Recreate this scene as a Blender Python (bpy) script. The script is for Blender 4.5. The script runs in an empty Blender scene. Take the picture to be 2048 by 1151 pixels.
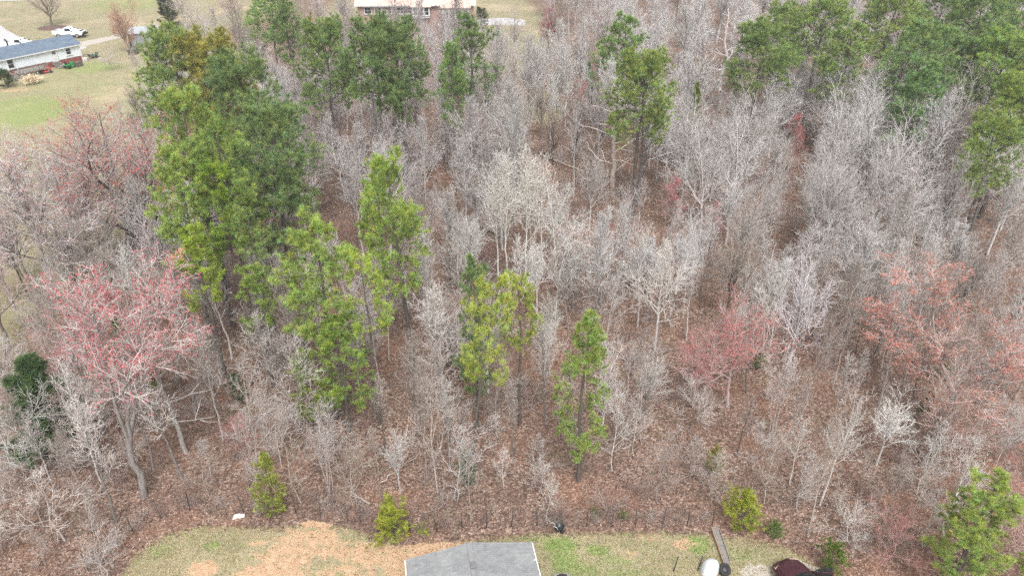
import bpy, bmesh, math, random
import numpy as np
from mathutils import Vector, Matrix
R = math.radians
sc = bpy.context.scene
C = sc.collection
random.seed(7)
rng = np.random.default_rng(7)

# ------------------------------------------------------------------ camera
CAM_H, PITCH, FPX = 36.0, R(31.0), 1600.0
cam_d = bpy.data.cameras.new('camera')
cam_d.sensor_width = 36.0; cam_d.lens = 36.0 * FPX / 2048
cam_d.clip_start = 0.5; cam_d.clip_end = 3000
cam = bpy.data.objects.new('camera', cam_d); C.objects.link(cam)
cam.location = (0, 0, CAM_H); cam.rotation_euler = (R(90) - PITCH, 0, 0)
sc.camera = cam

# ------------------------------------------------------------------ sky, sun, exposure
SUN_EL, SUN_AZ = R(56), R(172)          # azimuth clockwise from +Y
w = bpy.data.worlds.new('World'); sc.world = w; w.use_nodes = True
nt = w.node_tree; nt.nodes.clear()
sky = nt.nodes.new('ShaderNodeTexSky'); sky.sky_type = 'NISHITA'; sky.sun_disc = False
sky.sun_elevation = SUN_EL; sky.sun_rotation = SUN_AZ
sky.air_density = 1.0; sky.dust_density = 6.0; sky.ozone_density = 1.0
hs = nt.nodes.new('ShaderNodeHueSaturation'); hs.inputs['Saturation'].default_value = 0.12
bg = nt.nodes.new('ShaderNodeBackground'); bg.inputs['Strength'].default_value = 0.15
wo = nt.nodes.new('ShaderNodeOutputWorld')
nt.links.new(sky.outputs[0], hs.inputs['Color']); nt.links.new(hs.outputs[0], bg.inputs[0]); nt.links.new(bg.outputs[0], wo.inputs[0])
sd = bpy.data.lights.new('sun', 'SUN'); sd.energy = 1.5; sd.angle = R(20); sd.color = (1.0, 0.985, 0.965)
sun = bpy.data.objects.new('sun', sd); C.objects.link(sun)
sdir = Vector((math.sin(SUN_AZ) * math.cos(SUN_EL), math.cos(SUN_AZ) * math.cos(SUN_EL), math.sin(SUN_EL)))
sun.rotation_euler = sdir.to_track_quat('Z', 'Y').to_euler()
vs = sc.view_settings
vs.view_transform = 'Standard'; vs.look = 'None'; vs.gamma = 1; vs.use_curve_mapping = False
vs.exposure = 0.68
sc.render.engine = 'CYCLES'
sc.cycles.use_denoising = False
sc.cycles.max_bounces = 5; sc.cycles.diffuse_bounces = 3; sc.cycles.transparent_max_bounces = 4
sc.cycles.use_adaptive_sampling = False
sc.render.filter_size = 1.0

# ------------------------------------------------------------------ helpers
CP, SP = math.cos(PITCH), math.sin(PITCH)
def ray(px, py):
    u = (px - 1024) / FPX; v = (575.5 - py) / FPX
    return u, CP + v * SP, -SP + v * CP
def G(px, py, z=0.0):
    dx, dy, dz = ray(px, py)
    t = (z - CAM_H) / dz
    return dx * t, dy * t
def PIX(x, y, z):
    dep = y * CP + (CAM_H - z) * SP
    up = y * SP - (CAM_H - z) * CP
    return 1024 + FPX * x / dep, 575.5 - FPX * up / dep
def HT(by, ty):                      # height of an upright thing from its base row and its top row
    _, y = G(1024, by)
    _, dy, dz = ray(1024, ty)
    return CAM_H + y * dz / dy
def S(r, g, b):
    f = lambda c: (c / 255 / 12.92) if c / 255 <= .04045 else ((c / 255 + .055) / 1.055) ** 2.4
    return (f(r), f(g), f(b), 1.0)

def mesh(name, V, Q=None, T=None, col=None, mat=None, smooth=False):
    V = np.ascontiguousarray(V, np.float32).reshape(-1, 3)
    Q = np.zeros((0, 4), np.int32) if Q is None else np.asarray(Q, np.int32).reshape(-1, 4)
    T = np.zeros((0, 3), np.int32) if T is None else np.asarray(T, np.int32).reshape(-1, 3)
    m = bpy.data.meshes.new(name)
    m.vertices.add(len(V)); m.vertices.foreach_set('co', V.ravel())
    li = np.concatenate([Q.ravel(), T.ravel()]).astype(np.int32)
    m.loops.add(len(li)); m.loops.foreach_set('vertex_index', li)
    ls = np.concatenate([np.arange(len(Q)) * 4, len(Q) * 4 + np.arange(len(T)) * 3]).astype(np.int32)
    m.polygons.add(len(ls)); m.polygons.foreach_set('loop_start', ls)
    if smooth: m.polygons.foreach_set('use_smooth', np.ones(len(ls), bool))
    m.update(calc_edges=True)
    if col is not None:
        a = m.attributes.new('col', 'FLOAT_COLOR', 'POINT')
        c = np.ones((len(V), 4), np.float32); c[:, :3] = np.asarray(col, np.float32).reshape(-1, 3)
        a.data.foreach_set('color', c.ravel())
    if mat is not None: m.materials.append(mat)
    return m
class Geo:
    def __init__(s): s.V = []; s.Q = []; s.T = []; s.c = []; s.n = 0
    def add(s, V, Q=None, T=None, col=None):
        V = np.asarray(V, np.float32).reshape(-1, 3)
        if Q is not None: s.Q.append(np.asarray(Q).reshape(-1, 4) + s.n)
        if T is not None: s.T.append(np.asarray(T).reshape(-1, 3) + s.n)
        s.V.append(V); s.n += len(V)
        if col is not None:
            c = np.asarray(col, np.float32)
            s.c.append(np.broadcast_to(c, (len(V), 3)) if c.ndim == 1 else c.reshape(-1, 3))
        return s
    def mesh(s, name, mat=None, smooth=False):
        cat = lambda l, k: np.concatenate(l) if l else np.zeros((0, k), np.int32)
        return mesh(name, cat(s.V, 3), cat(s.Q, 4), cat(s.T, 3), np.concatenate(s.c) if s.c else None, mat, smooth)
def nrm(v): return v / (np.linalg.norm(v, axis=-1, keepdims=True) + 1e-9)
def tubes(P, Rr, s):
    P = np.asarray(P, float); Rr = np.asarray(Rr, float); B, n, _ = P.shape
    d = nrm(np.gradient(P, axis=1))
    main = nrm(P[:, -1] - P[:, 0])
    ref = np.where(np.abs(main[:, 2:3]) > .7, np.array([[1., 0, 0]]), np.array([[0, 0, 1.]]))[:, None]
    a = nrm(np.cross(d, np.broadcast_to(ref, d.shape))); b = np.cross(d, a)
    an = np.arange(s) * 2 * math.pi / s
    V = P[:, :, None] + Rr[:, :, None, None] * (np.cos(an)[None, None, :, None] * a[:, :, None] + np.sin(an)[None, None, :, None] * b[:, :, None])
    idx = np.arange(B * n * s).reshape(B, n, s); nx = np.roll(idx, -1, 2)
    Q = np.stack([idx[:, :-1], nx[:, :-1], nx[:, 1:], idx[:, 1:]], -1).reshape(-1, 4)
    return V.reshape(-1, 3), Q
def grow(P, Rr, k, t0, t1, a0, a1, lf, n, up, jit, rr, rtip, rcap=9, rmin=.0, lv=(.65, 1.25)):
    B, m, _ = P.shape
    t = (np.arange(k) + rng.random((B, k))) / k * (t1 - t0) + t0
    f = t * (m - 1); i = np.minimum(f.astype(int), m - 2); ww = f - i; b = np.arange(B)[:, None]
    pos = P[b, i] * (1 - ww[..., None]) + P[b, i + 1] * ww[..., None]
    tan = nrm(P[b, i + 1] - P[b, i]); rad = Rr[b, i] * (1 - ww) + Rr[b, i + 1] * ww
    pl = np.linalg.norm(np.diff(P, axis=1), axis=2).sum(1)[:, None]
    ref = np.where(np.abs(tan[..., 2:3]) < .9, np.array([0, 0, 1.]), np.array([1., 0, 0]))
    u = nrm(np.cross(tan, ref)); v = np.cross(tan, u)
    ph = np.arange(k)[None] * 2.4 + rng.random((B, 1)) * 6.28 + rng.normal(0, .5, (B, k))
    a = np.radians(a0 + (a1 - a0) * (t - t0) / (t1 - t0 + 1e-6)) + rng.normal(0, .14, (B, k))
    d = tan * np.cos(a)[..., None] + (u * np.cos(ph)[..., None] + v * np.sin(ph)[..., None]) * np.sin(a)[..., None]
    L = pl * lf(t) * rng.uniform(*lv, (B, k))
    pos = pos.reshape(-1, 3); d = d.reshape(-1, 3); L = L.reshape(-1)
    N = len(L); out = np.zeros((N, n, 3)); out[:, 0] = pos
    for j in range(1, n):
        d = nrm(d + np.array([0, 0, up]) + rng.normal(0, jit, (N, 3)))
        out[:, j] = out[:, j - 1] + d * (L / (n - 1))[:, None]
    r0 = np.clip(rad.reshape(-1) * rr, rmin, rcap)
    return out, r0[:, None] * np.linspace(1, rtip, n)[None]
def wobble(h, n, amp, lean=(0, 0), z0=0.):
    z = np.linspace(z0, h, n); o = np.cumsum(rng.normal(0, amp, (n, 2)), 0); o -= o[0]
    tt = z / h
    return np.stack([o[:, 0] + lean[0] * tt, o[:, 1] + lean[1] * tt, z], 1)[None]

# ------------------------------------------------------------------ materials
def newmat(name):
    m = bpy.data.materials.new(name); m.use_nodes = True; n = m.node_tree.nodes; n.clear()
    o = n.new('ShaderNodeOutputMaterial'); b = n.new('ShaderNodeBsdfPrincipled')
    m.node_tree.links.new(b.outputs[0], o.inputs[0])
    return m, m.node_tree, b
def lk(t, a, b): t.links.new(a, b)
def mix(t, fac, a, b, mode='MIX'):
    n = t.nodes.new('ShaderNodeMix'); n.data_type = 'RGBA'; n.blend_type = mode
    for s, v in ((0, fac), (6, a), (7, b)):
        if hasattr(v, 'default_value') or hasattr(v, 'is_linked'): lk(t, v, n.inputs[s])
        else: n.inputs[s].default_value = v
    return n.outputs[2]
def mth(t, op, a, b=0.5, clamp=False):
    n = t.nodes.new('ShaderNodeMath'); n.operation = op; n.use_clamp = clamp
    for s, v in ((0, a), (1, b)):
        if hasattr(v, 'is_linked'): lk(t, v, n.inputs[s])
        else: n.inputs[s].default_value = v
    return n.outputs[0]
def noise(t, scale, detail=3, rough=.55, co=None, dist=0):
    n = t.nodes.new('ShaderNodeTexNoise'); n.inputs['Scale'].default_value = scale; n.inputs['Detail'].default_value = detail
    n.inputs['Roughness'].default_value = rough; n.inputs['Distortion'].default_value = dist
    if co is not None: lk(t, co, n.inputs['Vector'])
    return n.outputs['Fac']
def ramp(t, fac, *st):
    n = t.nodes.new('ShaderNodeValToRGB'); e = n.color_ramp.elements
    while len(e) < len(st): e.new(.5)
    for x, (p, c) in zip(e, st):
        x.position = p; x.color = c if len(c) == 4 else (*c, 1)
    lk(t, fac, n.inputs[0]); return n.outputs[0]
def coord(t, which='Object'):
    return t.nodes.new('ShaderNodeTexCoord').outputs[which]
def bump(t, b, h, strength=.4, dist=.05):
    n = t.nodes.new('ShaderNodeBump'); n.inputs['Strength'].default_value = strength; n.inputs['Distance'].default_value = dist
    lk(t, h, n.inputs['Height']); lk(t, n.outputs[0], b.inputs['Normal'])
def plain(name, c, rough=.6, var=.12, scale=3., metal=0, bmp=0.):
    m, t, b = newmat(name)
    f = noise(t, scale, 4, .6, coord(t))
    lo = tuple(x * (1 - var) for x in c[:3]) + (1,); hi = tuple(min(1, x * (1 + var)) for x in c[:3]) + (1,)
    lk(t, ramp(t, f, (.3, lo), (.7, hi)), b.inputs['Base Color'])
    b.inputs['Roughness'].default_value = rough; b.inputs['Metallic'].default_value = metal
    if bmp: bump(t, b, f, bmp, .02)
    return m
def glassy(name, c=(.012, .015, .018, 1)):
    m, t, b = newmat(name); b.inputs['Base Color'].default_value = c; b.inputs['Roughness'].default_value = .06
    return m
def bark_mat():
    m, t, b = newmat('bark')
    oi = t.nodes.new('ShaderNodeObjectInfo'); co = coord(t)
    mp = t.nodes.new('ShaderNodeMapping'); mp.inputs['Scale'].default_value = (6, 6, 1.3); lk(t, co, mp.inputs[0])
    f = noise(t, 2.2, 5, .7, mp.outputs[0])
    k = ramp(t, f, (.3, (.42, .40, .38, 1)), (.55, (.9, .9, .9, 1)), (.75, (1.35, 1.35, 1.33, 1)))
    lk(t, mix(t, 1.0, oi.outputs['Color'], k, 'MULTIPLY'), b.inputs['Base Color'])
    b.inputs['Roughness'].default_value = .9; bump(t, b, f, .6, .03)
    return m
def twig_mat():
    m, t, b = newmat('twigs')
    oi = t.nodes.new('ShaderNodeObjectInfo')
    f = noise(t, 1.4, 3, .6, coord(t))
    k = ramp(t, f, (.3, (.7, .68, .66, 1)), (.7, (1.2, 1.2, 1.2, 1)))
    lk(t, mix(t, 1.0, oi.outputs['Color'], k, 'MULTIPLY'), b.inputs['Base Color'])
    b.inputs['Roughness'].default_value = .85
    return m
def leaf_mat(name, trans=.35, objcol=True):
    m, t, b = newmat(name)
    at = t.nodes.new('ShaderNodeAttribute'); at.attribute_name = 'col'
    c = at.outputs['Color']
    if objcol:
        oi = t.nodes.new('ShaderNodeObjectInfo'); c = mix(t, 1.0, oi.outputs['Color'], c, 'MULTIPLY')
    lk(t, c, b.inputs['Base Color']); b.inputs['Roughness'].default_value = .6
    b.inputs['Specular IOR Level'].default_value = .25
    if trans:
        tr = t.nodes.new('ShaderNodeBsdfTranslucent'); ms = t.nodes.new('ShaderNodeMixShader'); ms.inputs[0].default_value = trans
        lk(t, c, tr.inputs[0]); lk(t, b.outputs[0], ms.inputs[1]); lk(t, tr.outputs[0], ms.inputs[2])
        o = [n for n in t.nodes if n.type == 'OUTPUT_MATERIAL'][0]; lk(t, ms.outputs[0], o.inputs[0])
    return m
M_BARK, M_TWIG = bark_mat(), twig_mat()
M_NEEDLE, M_BUD = leaf_mat('needles', .3), leaf_mat('buds', .3)
M_LITTER = leaf_mat('dead_leaves', .15, False)

# ------------------------------------------------------------------ things
def tag(o, label=None, cat=None, group=None, kind=None):
    if label: o['label'] = label
    if cat: o['category'] = cat
    if group: o['group'] = group
    if kind: o['kind'] = kind
    return o
def thing(name, label, cat, loc=(0, 0, 0), rz=0., group=None):
    o = bpy.data.objects.new(name, None); C.objects.link(o)
    o.empty_display_size = .2; o.location = loc; o.rotation_euler = (0, 0, rz)
    return tag(o, label, cat, group)
def part(name, me, parent, mat=None, loc=(0, 0, 0), rot=(0, 0, 0), color=None):
    o = bpy.data.objects.new(name, me); C.objects.link(o); o.parent = parent
    o.location = loc; o.rotation_euler = rot
    if mat is not None and not me.materials: me.materials.append(mat)
    if color is not None: o.color = color
    return o
def box_me(sx, sy, sz, bev=0., seg=2, name='box'):
    bm = bmesh.new(); bmesh.ops.create_cube(bm, size=1)
    bmesh.ops.scale(bm, vec=(sx, sy, sz), verts=bm.verts)
    if bev: bmesh.ops.bevel(bm, geom=bm.edges[:], offset=bev, segments=seg, affect='EDGES', profile=.5)
    m = bpy.data.meshes.new(name); bm.to_mesh(m); bm.free(); return m
def pbox(name, parent, mat, size, loc, rot=(0, 0, 0), bev=0.):
    return part(name, box_me(*size, bev, 2, name), parent, mat, loc, rot)
def poly_me(name, V, F, mat=None, bev=0., smooth=False):
    m = bpy.data.meshes.new(name); m.from_pydata([tuple(v) for v in V], [], F); m.update()
    if bev:
        bm = bmesh.new(); bm.from_mesh(m); bmesh.ops.recalc_face_normals(bm, faces=bm.faces)
        bmesh.ops.bevel(bm, geom=bm.edges[:], offset=bev, segments=2, affect='EDGES', profile=.5); bm.to_mesh(m); bm.free()
    if smooth:
        for p in m.polygons: p.use_smooth = True
    if mat: m.materials.append(mat)
    return m
def prism_me(name, pts, w, mat=None, bev=0.):     # outline in x,z extruded over y from -w/2 to w/2
    n = len(pts)
    V = [(x, -w / 2, z) for x, z in pts] + [(x, w / 2, z) for x, z in pts]
    F = [list(range(n)), list(range(2 * n - 1, n - 1, -1))] + [[i, n + i, n + (i + 1) % n, (i + 1) % n] for i in range(n)]
    F = [f[::-1] for f in F]
    return poly_me(name, V, F, mat, bev)
def tube_me(name, pts, r, s=6, mat=None):
    pts = np.array(pts, float)[None]; rr = np.full(pts.shape[:2], r) if np.isscalar(r) else np.array(r, float)[None]
    V, Q = tubes(pts, rr, s); return mesh(name, V, Q, mat=mat, smooth=True)
def lathe_me(name, prof, s=16, mat=None):
    n = len(prof); an = np.arange(s) * 2 * math.pi / s
    V = np.array([[(r * math.cos(a), r * math.sin(a), z) for a in an] for r, z in prof]).reshape(-1, 3)
    idx = np.arange(n * s).reshape(n, s); nx = np.roll(idx, -1, 1)
    Q = np.stack([idx[:-1], nx[:-1], nx[1:], idx[1:]], -1).reshape(-1, 4)
    return mesh(name, V, Q, mat=mat, smooth=True)

# ================================================================== GROUND
def soft(x, y, blobs):                  # value 0..1 of soft ellipses given in photograph-derived ground positions
    v = np.zeros_like(x)
    for (cx, cy, rx, ry, k) in blobs:
        d = np.sqrt(((x - cx) / rx) ** 2 + ((y - cy) / ry) ** 2)
        v = np.maximum(v, k * np.clip(1.6 - d * 1.1, 0, 1))
    return v
def blob(px, py, w, h, k=1.):           # ellipse centred on a pixel's ground point, size in metres
    x, y = G(px, py); return (x, y, w, h * (1.2 if py > 900 else 1.6), k)
def floor_mat(name):
    """leaf litter, dead grass, green grass and bare clay; 'col' = (grass, clay, green)"""
    m, t, b = newmat(name)
    co = coord(t)
    at = t.nodes.new('ShaderNodeAttribute'); at.attribute_name = 'col'
    sx = t.nodes.new('ShaderNodeSeparateColor'); lk(t, at.outputs['Color'], sx.inputs[0])
    n1 = noise(t, .35, 4, .6, co); n2 = noise(t, 2.2, 5, .7, co); n3 = noise(t, 14, 4, .75, co)
    vo = t.nodes.new('ShaderNodeTexVoronoi'); vo.inputs['Scale'].default_value = 9; vo.inputs['Randomness'].default_value = 1; lk(t, co, vo.inputs['Vector'])
    sv = t.nodes.new('ShaderNodeSeparateColor'); lk(t, vo.outputs['Color'], sv.inputs[0])
    leaf = ramp(t, sv.outputs[0], (0., S(76, 62, 55)), (.3, S(108, 88, 78)), (.55, S(132, 108, 95)), (.8, S(154, 129, 115)), (1., S(182, 161, 147)))
    leaf = mix(t, ramp(t, n1, (.38, (0, 0, 0, 1)), (.66, (.6, .6, .6, 1))), leaf, S(92, 76, 68))
    leaf = mix(t, ramp(t, noise(t, .16, 3, .6, co), (.5, (0, 0, 0, 1)), (.7, (.5, .5, .5, 1))), leaf, S(146, 104, 80))
    leaf = mix(t, 1., leaf, ramp(t, n2, (.3, (.62, .6, .58, 1)), (.6, (1.05, 1.05, 1.05, 1))), 'MULTIPLY')
    leaf = mix(t, ramp(t, noise(t, .3, 4, .65, co, .5), (.58, (0, 0, 0, 1)), (.72, (.45, .45, .45, 1))), leaf, S(98, 96, 70))
    dry = ramp(t, n3, (.25, S(116, 108, 88)), (.5, S(152, 143, 120)), (.75, S(182, 172, 150)))
    dry = mix(t, ramp(t, n2, (.38, (0, 0, 0, 1)), (.62, (.75, .75, .75, 1))), dry, S(132, 134, 88))
    dry = mix(t, ramp(t, noise(t, .22, 5, .7, co), (.4, (0, 0, 0, 1)), (.62, (.7, .7, .7, 1))), dry, S(150, 136, 112))
    dry = mix(t, ramp(t, noise(t, .55, 5, .75, co), (.5, (0, 0, 0, 1)), (.68, (.7, .7, .7, 1))), dry, S(116, 112, 84))
    dry = mix(t, ramp(t, noise(t, .09, 4, .65, co), (.52, (0, 0, 0, 1)), (.7, (.6, .6, .6, 1))), dry, S(184, 166, 140))
    grn = ramp(t, n3, (.25, S(96, 112, 62)), (.6, S(136, 150, 90)), (.8, S(164, 172, 118)))
    clay = ramp(t, n2, (.25, S(158, 122, 96)), (.5, S(184, 150, 122)), (.75, S(198, 174, 152)))
    clay = mix(t, mth(t, 'MULTIPLY', n3, .5), clay, S(176, 152, 122))
    def mask(ch, lo, hi, nz, amp=1.5):           # noisy edge
        v = mth(t, 'ADD', sx.outputs[ch], mth(t, 'MULTIPLY', mth(t, 'SUBTRACT', nz, .5), amp))
        n = t.nodes.new('ShaderNodeMapRange'); n.inputs['From Min'].default_value = lo; n.inputs['From Max'].default_value = hi; lk(t, v, n.inputs['Value']); return n.outputs[0]
    c = mix(t, mask(0, .40, .6, n2), leaf, dry)
    c = mix(t, mask(2, .42, .62, n3), c, grn)
    n4 = noise(t, 1.6, 9, .82, co, .4)
    c = mix(t, mask(1, .45, .53, n4, 2.6), c, clay)
    lk(t, c, b.inputs['Base Color']); b.inputs['Roughness'].default_value = .95
    b.inputs['Specular IOR Level'].default_value = .2
    hh = mth(t, 'ADD', mth(t, 'MULTIPLY', n3, .5), vo.outputs['Distance'])
    bump(t, b, hh, .7, .05)
    return m
M_FLOOR = floor_mat('ground_cover')
GRASS = [blob(-120, 420, 26, 22), blob(40, 250, 18, 22), blob(0, 560, 7, 12, .9), blob(110, 130, 26, 20), blob(60, 40, 40, 30), blob(60, 480, 7, 10, .8),
         blob(300, 10, 30, 26), blob(1000, 60, 9, 20), blob(850, 20, 22, 18, .9), blob(1090, 215, 3, 6, .7), blob(985, 140, 4, 8, .8), blob(180, 330, 7, 12, .65)]
GREEN = [blob(70, 225, 7, 5, .6), blob(30, 215, 6, 5, .55), blob(180, 135, 7, 3, .55), blob(40, 330, 5, 6, .5), blob(260, 5, 12, 8, .5), blob(60, 190, 18, 12, .42), blob(15, 400, 6, 8, .4)]
CLAY = [blob(30, 180, 4, 1.0, .5)]
def grid(x0, x1, y0, y1, nx, ny):
    X, Y = np.meshgrid(np.linspace(x0, x1, nx), np.linspace(y0, y1, ny))
    i = np.arange(nx * ny).reshape(ny, nx)
    return X, Y, np.stack([i[:-1, :-1], i[:-1, 1:], i[1:, 1:], i[1:, :-1]], -1).reshape(-1, 4)
X, Y, Q = grid(-170, 170, 0, 260, 341, 261)
x, y = X.ravel(), Y.ravel()
colr = np.stack([soft(x, y, GRASS), soft(x, y, CLAY), soft(x, y, GREEN)], 1)
V = np.stack([x, y, np.zeros_like(x)], 1)
far = np.array([[-2500, -2500, 0], [2500, -2500, 0], [2500, 2500, 0], [-2500, 2500, 0], [-170, 0, 0], [170, 0, 0], [170, 260, 0], [-170, 260, 0]], float)
n0 = len(V)
Qf = np.array([[0, 1, 5, 4], [1, 2, 6, 5], [2, 3, 7, 6], [3, 0, 4, 7]]) + n0
g = bpy.data.objects.new('ground', mesh('ground', np.vstack([V, far]), np.vstack([Q, Qf]), col=np.vstack([colr, np.tile([[.3, 0, .1]], (8, 1))]), mat=M_FLOOR))
C.objects.link(g); tag(g, kind='structure')

# front yard: lawn sheet 4 mm above the ground, outline wandering
def gpts(l): return [G(*p) for p in l]
def inside(px, py, poly):
    r = np.zeros(len(px), bool); n = len(poly); j = n - 1
    for i in range(n):
        xi, yi = poly[i]; xj, yj = poly[j]
        c = ((yi > py) != (yj > py)) & (px < (xj - xi) * (py - yi) / (yj - yi + 1e-12) + xi)
        r ^= c; j = i
    return r
def edge_dist(px, py, poly):
    d = np.full(len(px), 1e9)
    for (x0, y0), (x1, y1) in zip(poly, poly[1:] + poly[:1]):
        ex, ey = x1 - x0, y1 - y0; t = np.clip(((px - x0) * ex + (py - y0) * ey) / (ex * ex + ey * ey + 1e-9), 0, 1)
        d = np.minimum(d, np.hypot(px - x0 - t * ex, py - y0 - t * ey))
    return d
YARD = gpts([(225, 1170), (262, 1108), (330, 1066), (400, 1046), (480, 1048), (560, 1050), (620, 1040), (700, 1050), (760, 1072), (800, 1086), (880, 1082), (1000, 1068), (1110, 1060), (1250, 1060), (1330, 1058), (1420, 1064), (1500, 1072), (1590, 1095), (1650, 1135), (1680, 1180)]) + [(26, 12), (-28, 12)]
X, Y, Q = grid(-29, 27, 12, 37.5, 281, 128)
x, y = X.ravel(), Y.ravel()
ins = inside(x, y, YARD); ed = edge_dist(x, y, YARD); sd_ = np.where(ins, ed, -ed)
CL = [blob(620, 1085, 2.4, 1.1, .68), blob(570, 1115, 1.8, 1.2, .66), blob(540, 1150, 2.2, .9, .8), blob(740, 1108, 2.4, .8, .68), blob(800, 1130, 1.8, 1.2, .66), blob(700, 1150, 2.4, 1.0, .55), blob(405, 1137, .9, .45, .9), blob(640, 1045, 1.2, .4, .9),
      blob(1370, 1086, 1.0, .4, .58), blob(1310, 1075, 1.2, .35, .45), blob(1260, 1110, .8, .5, .4), blob(520, 1085, .7, .25, .6), blob(880, 1100, 2.5, .7, .8)]
GN = [blob(1120, 1090, 1.2, .6, .75), blob(1130, 1120, 1.0, 1.0, .65), blob(1195, 1100, .9, .4, .7), blob(1230, 1120, 1.2, .4, .5), blob(1395, 1085, .8, .8, .7), blob(1080, 1075, 1.6, .3, .55), blob(1160, 1140, 1.4, .6, .55), blob(425, 1090, .6, .3, .6),
      blob(320, 1100, .8, .4, .5), blob(690, 1148, .8, .3, .55), blob(1480, 1110, 1.2, .5, .45), blob(1250, 1148, 1.6, .4, .5)]
gr = np.clip(.30 + sd_ * .62, 0, 1)
keep = sd_ > -.6
cl = soft(x, y, CL) * np.clip(sd_ * 3 + .5, 0, 1); gn = soft(x, y, GN) * np.clip(sd_ * 2, 0, 1)
kq = keep[Q].all(1)
lawn = bpy.data.objects.new('lawn', mesh('lawn', np.stack([x, y, np.full_like(x, .004)], 1), Q[kq], col=np.stack([gr, cl, gn], 1), mat=M_FLOOR))
C.objects.link(lawn); tag(lawn, kind='structure')

def sheet(name, pts, z, mat):
    V = [(a, b, z) for a, b in pts]; o = bpy.data.objects.new(name, poly_me(name, V, [list(range(len(V)))], mat)); C.objects.link(o)
    if o.data.polygons[0].normal.z < 0: o.data.flip_normals()
    return tag(o, kind='structure')
def wavy(px, k=6, a=.12):
    pts = gpts(px); out = []
    for (x0, y0), (x1, y1) in zip(pts, pts[1:] + pts[:1]):
        for i in range(k): out.append((x0 + (x1 - x0) * i / k + random.uniform(-a, a), y0 + (y1 - y0) * i / k + random.uniform(-a, a)))
    return out
M_GRAVEL = plain('gravel', S(172, 164, 154), .95, .22, 9, bmp=.5)
M_CONC = plain('concrete', S(178, 176, 176), .9, .08, 1.2, bmp=.15)
sheet('gravel_driveway', wavy([(1478, 1140), (1500, 1127), (1532, 1128), (1600, 1120), (1650, 1140), (1690, 1200), (1480, 1200)], 8, .1), .009, M_GRAVEL)
sheet('concrete_drive', wavy([(-160, 130), (-160, 60), (0, 50), (22, 66), (60, 82), (150, 92), (165, 88), (175, 96), (120, 108), (0, 130)], 5, .12), .01, M_CONC)
sheet('road', gpts([(-300, 10), (-300, -4), (300, -16), (520, -20), (520, -12), (320, -6)]), .008, M_CONC)
sheet('dirt_track', wavy([(150, 86), (215, 74), (262, 62), (312, 48), (316, 54), (268, 70), (215, 82), (160, 96)], 5, .2), .012, M_GRAVEL)
sheet('garden_path', wavy([(930, 42), (1000, 36), (1050, 40), (1050, 52), (1000, 50), (930, 52)], 5, .25), .01, M_CONC)

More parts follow.
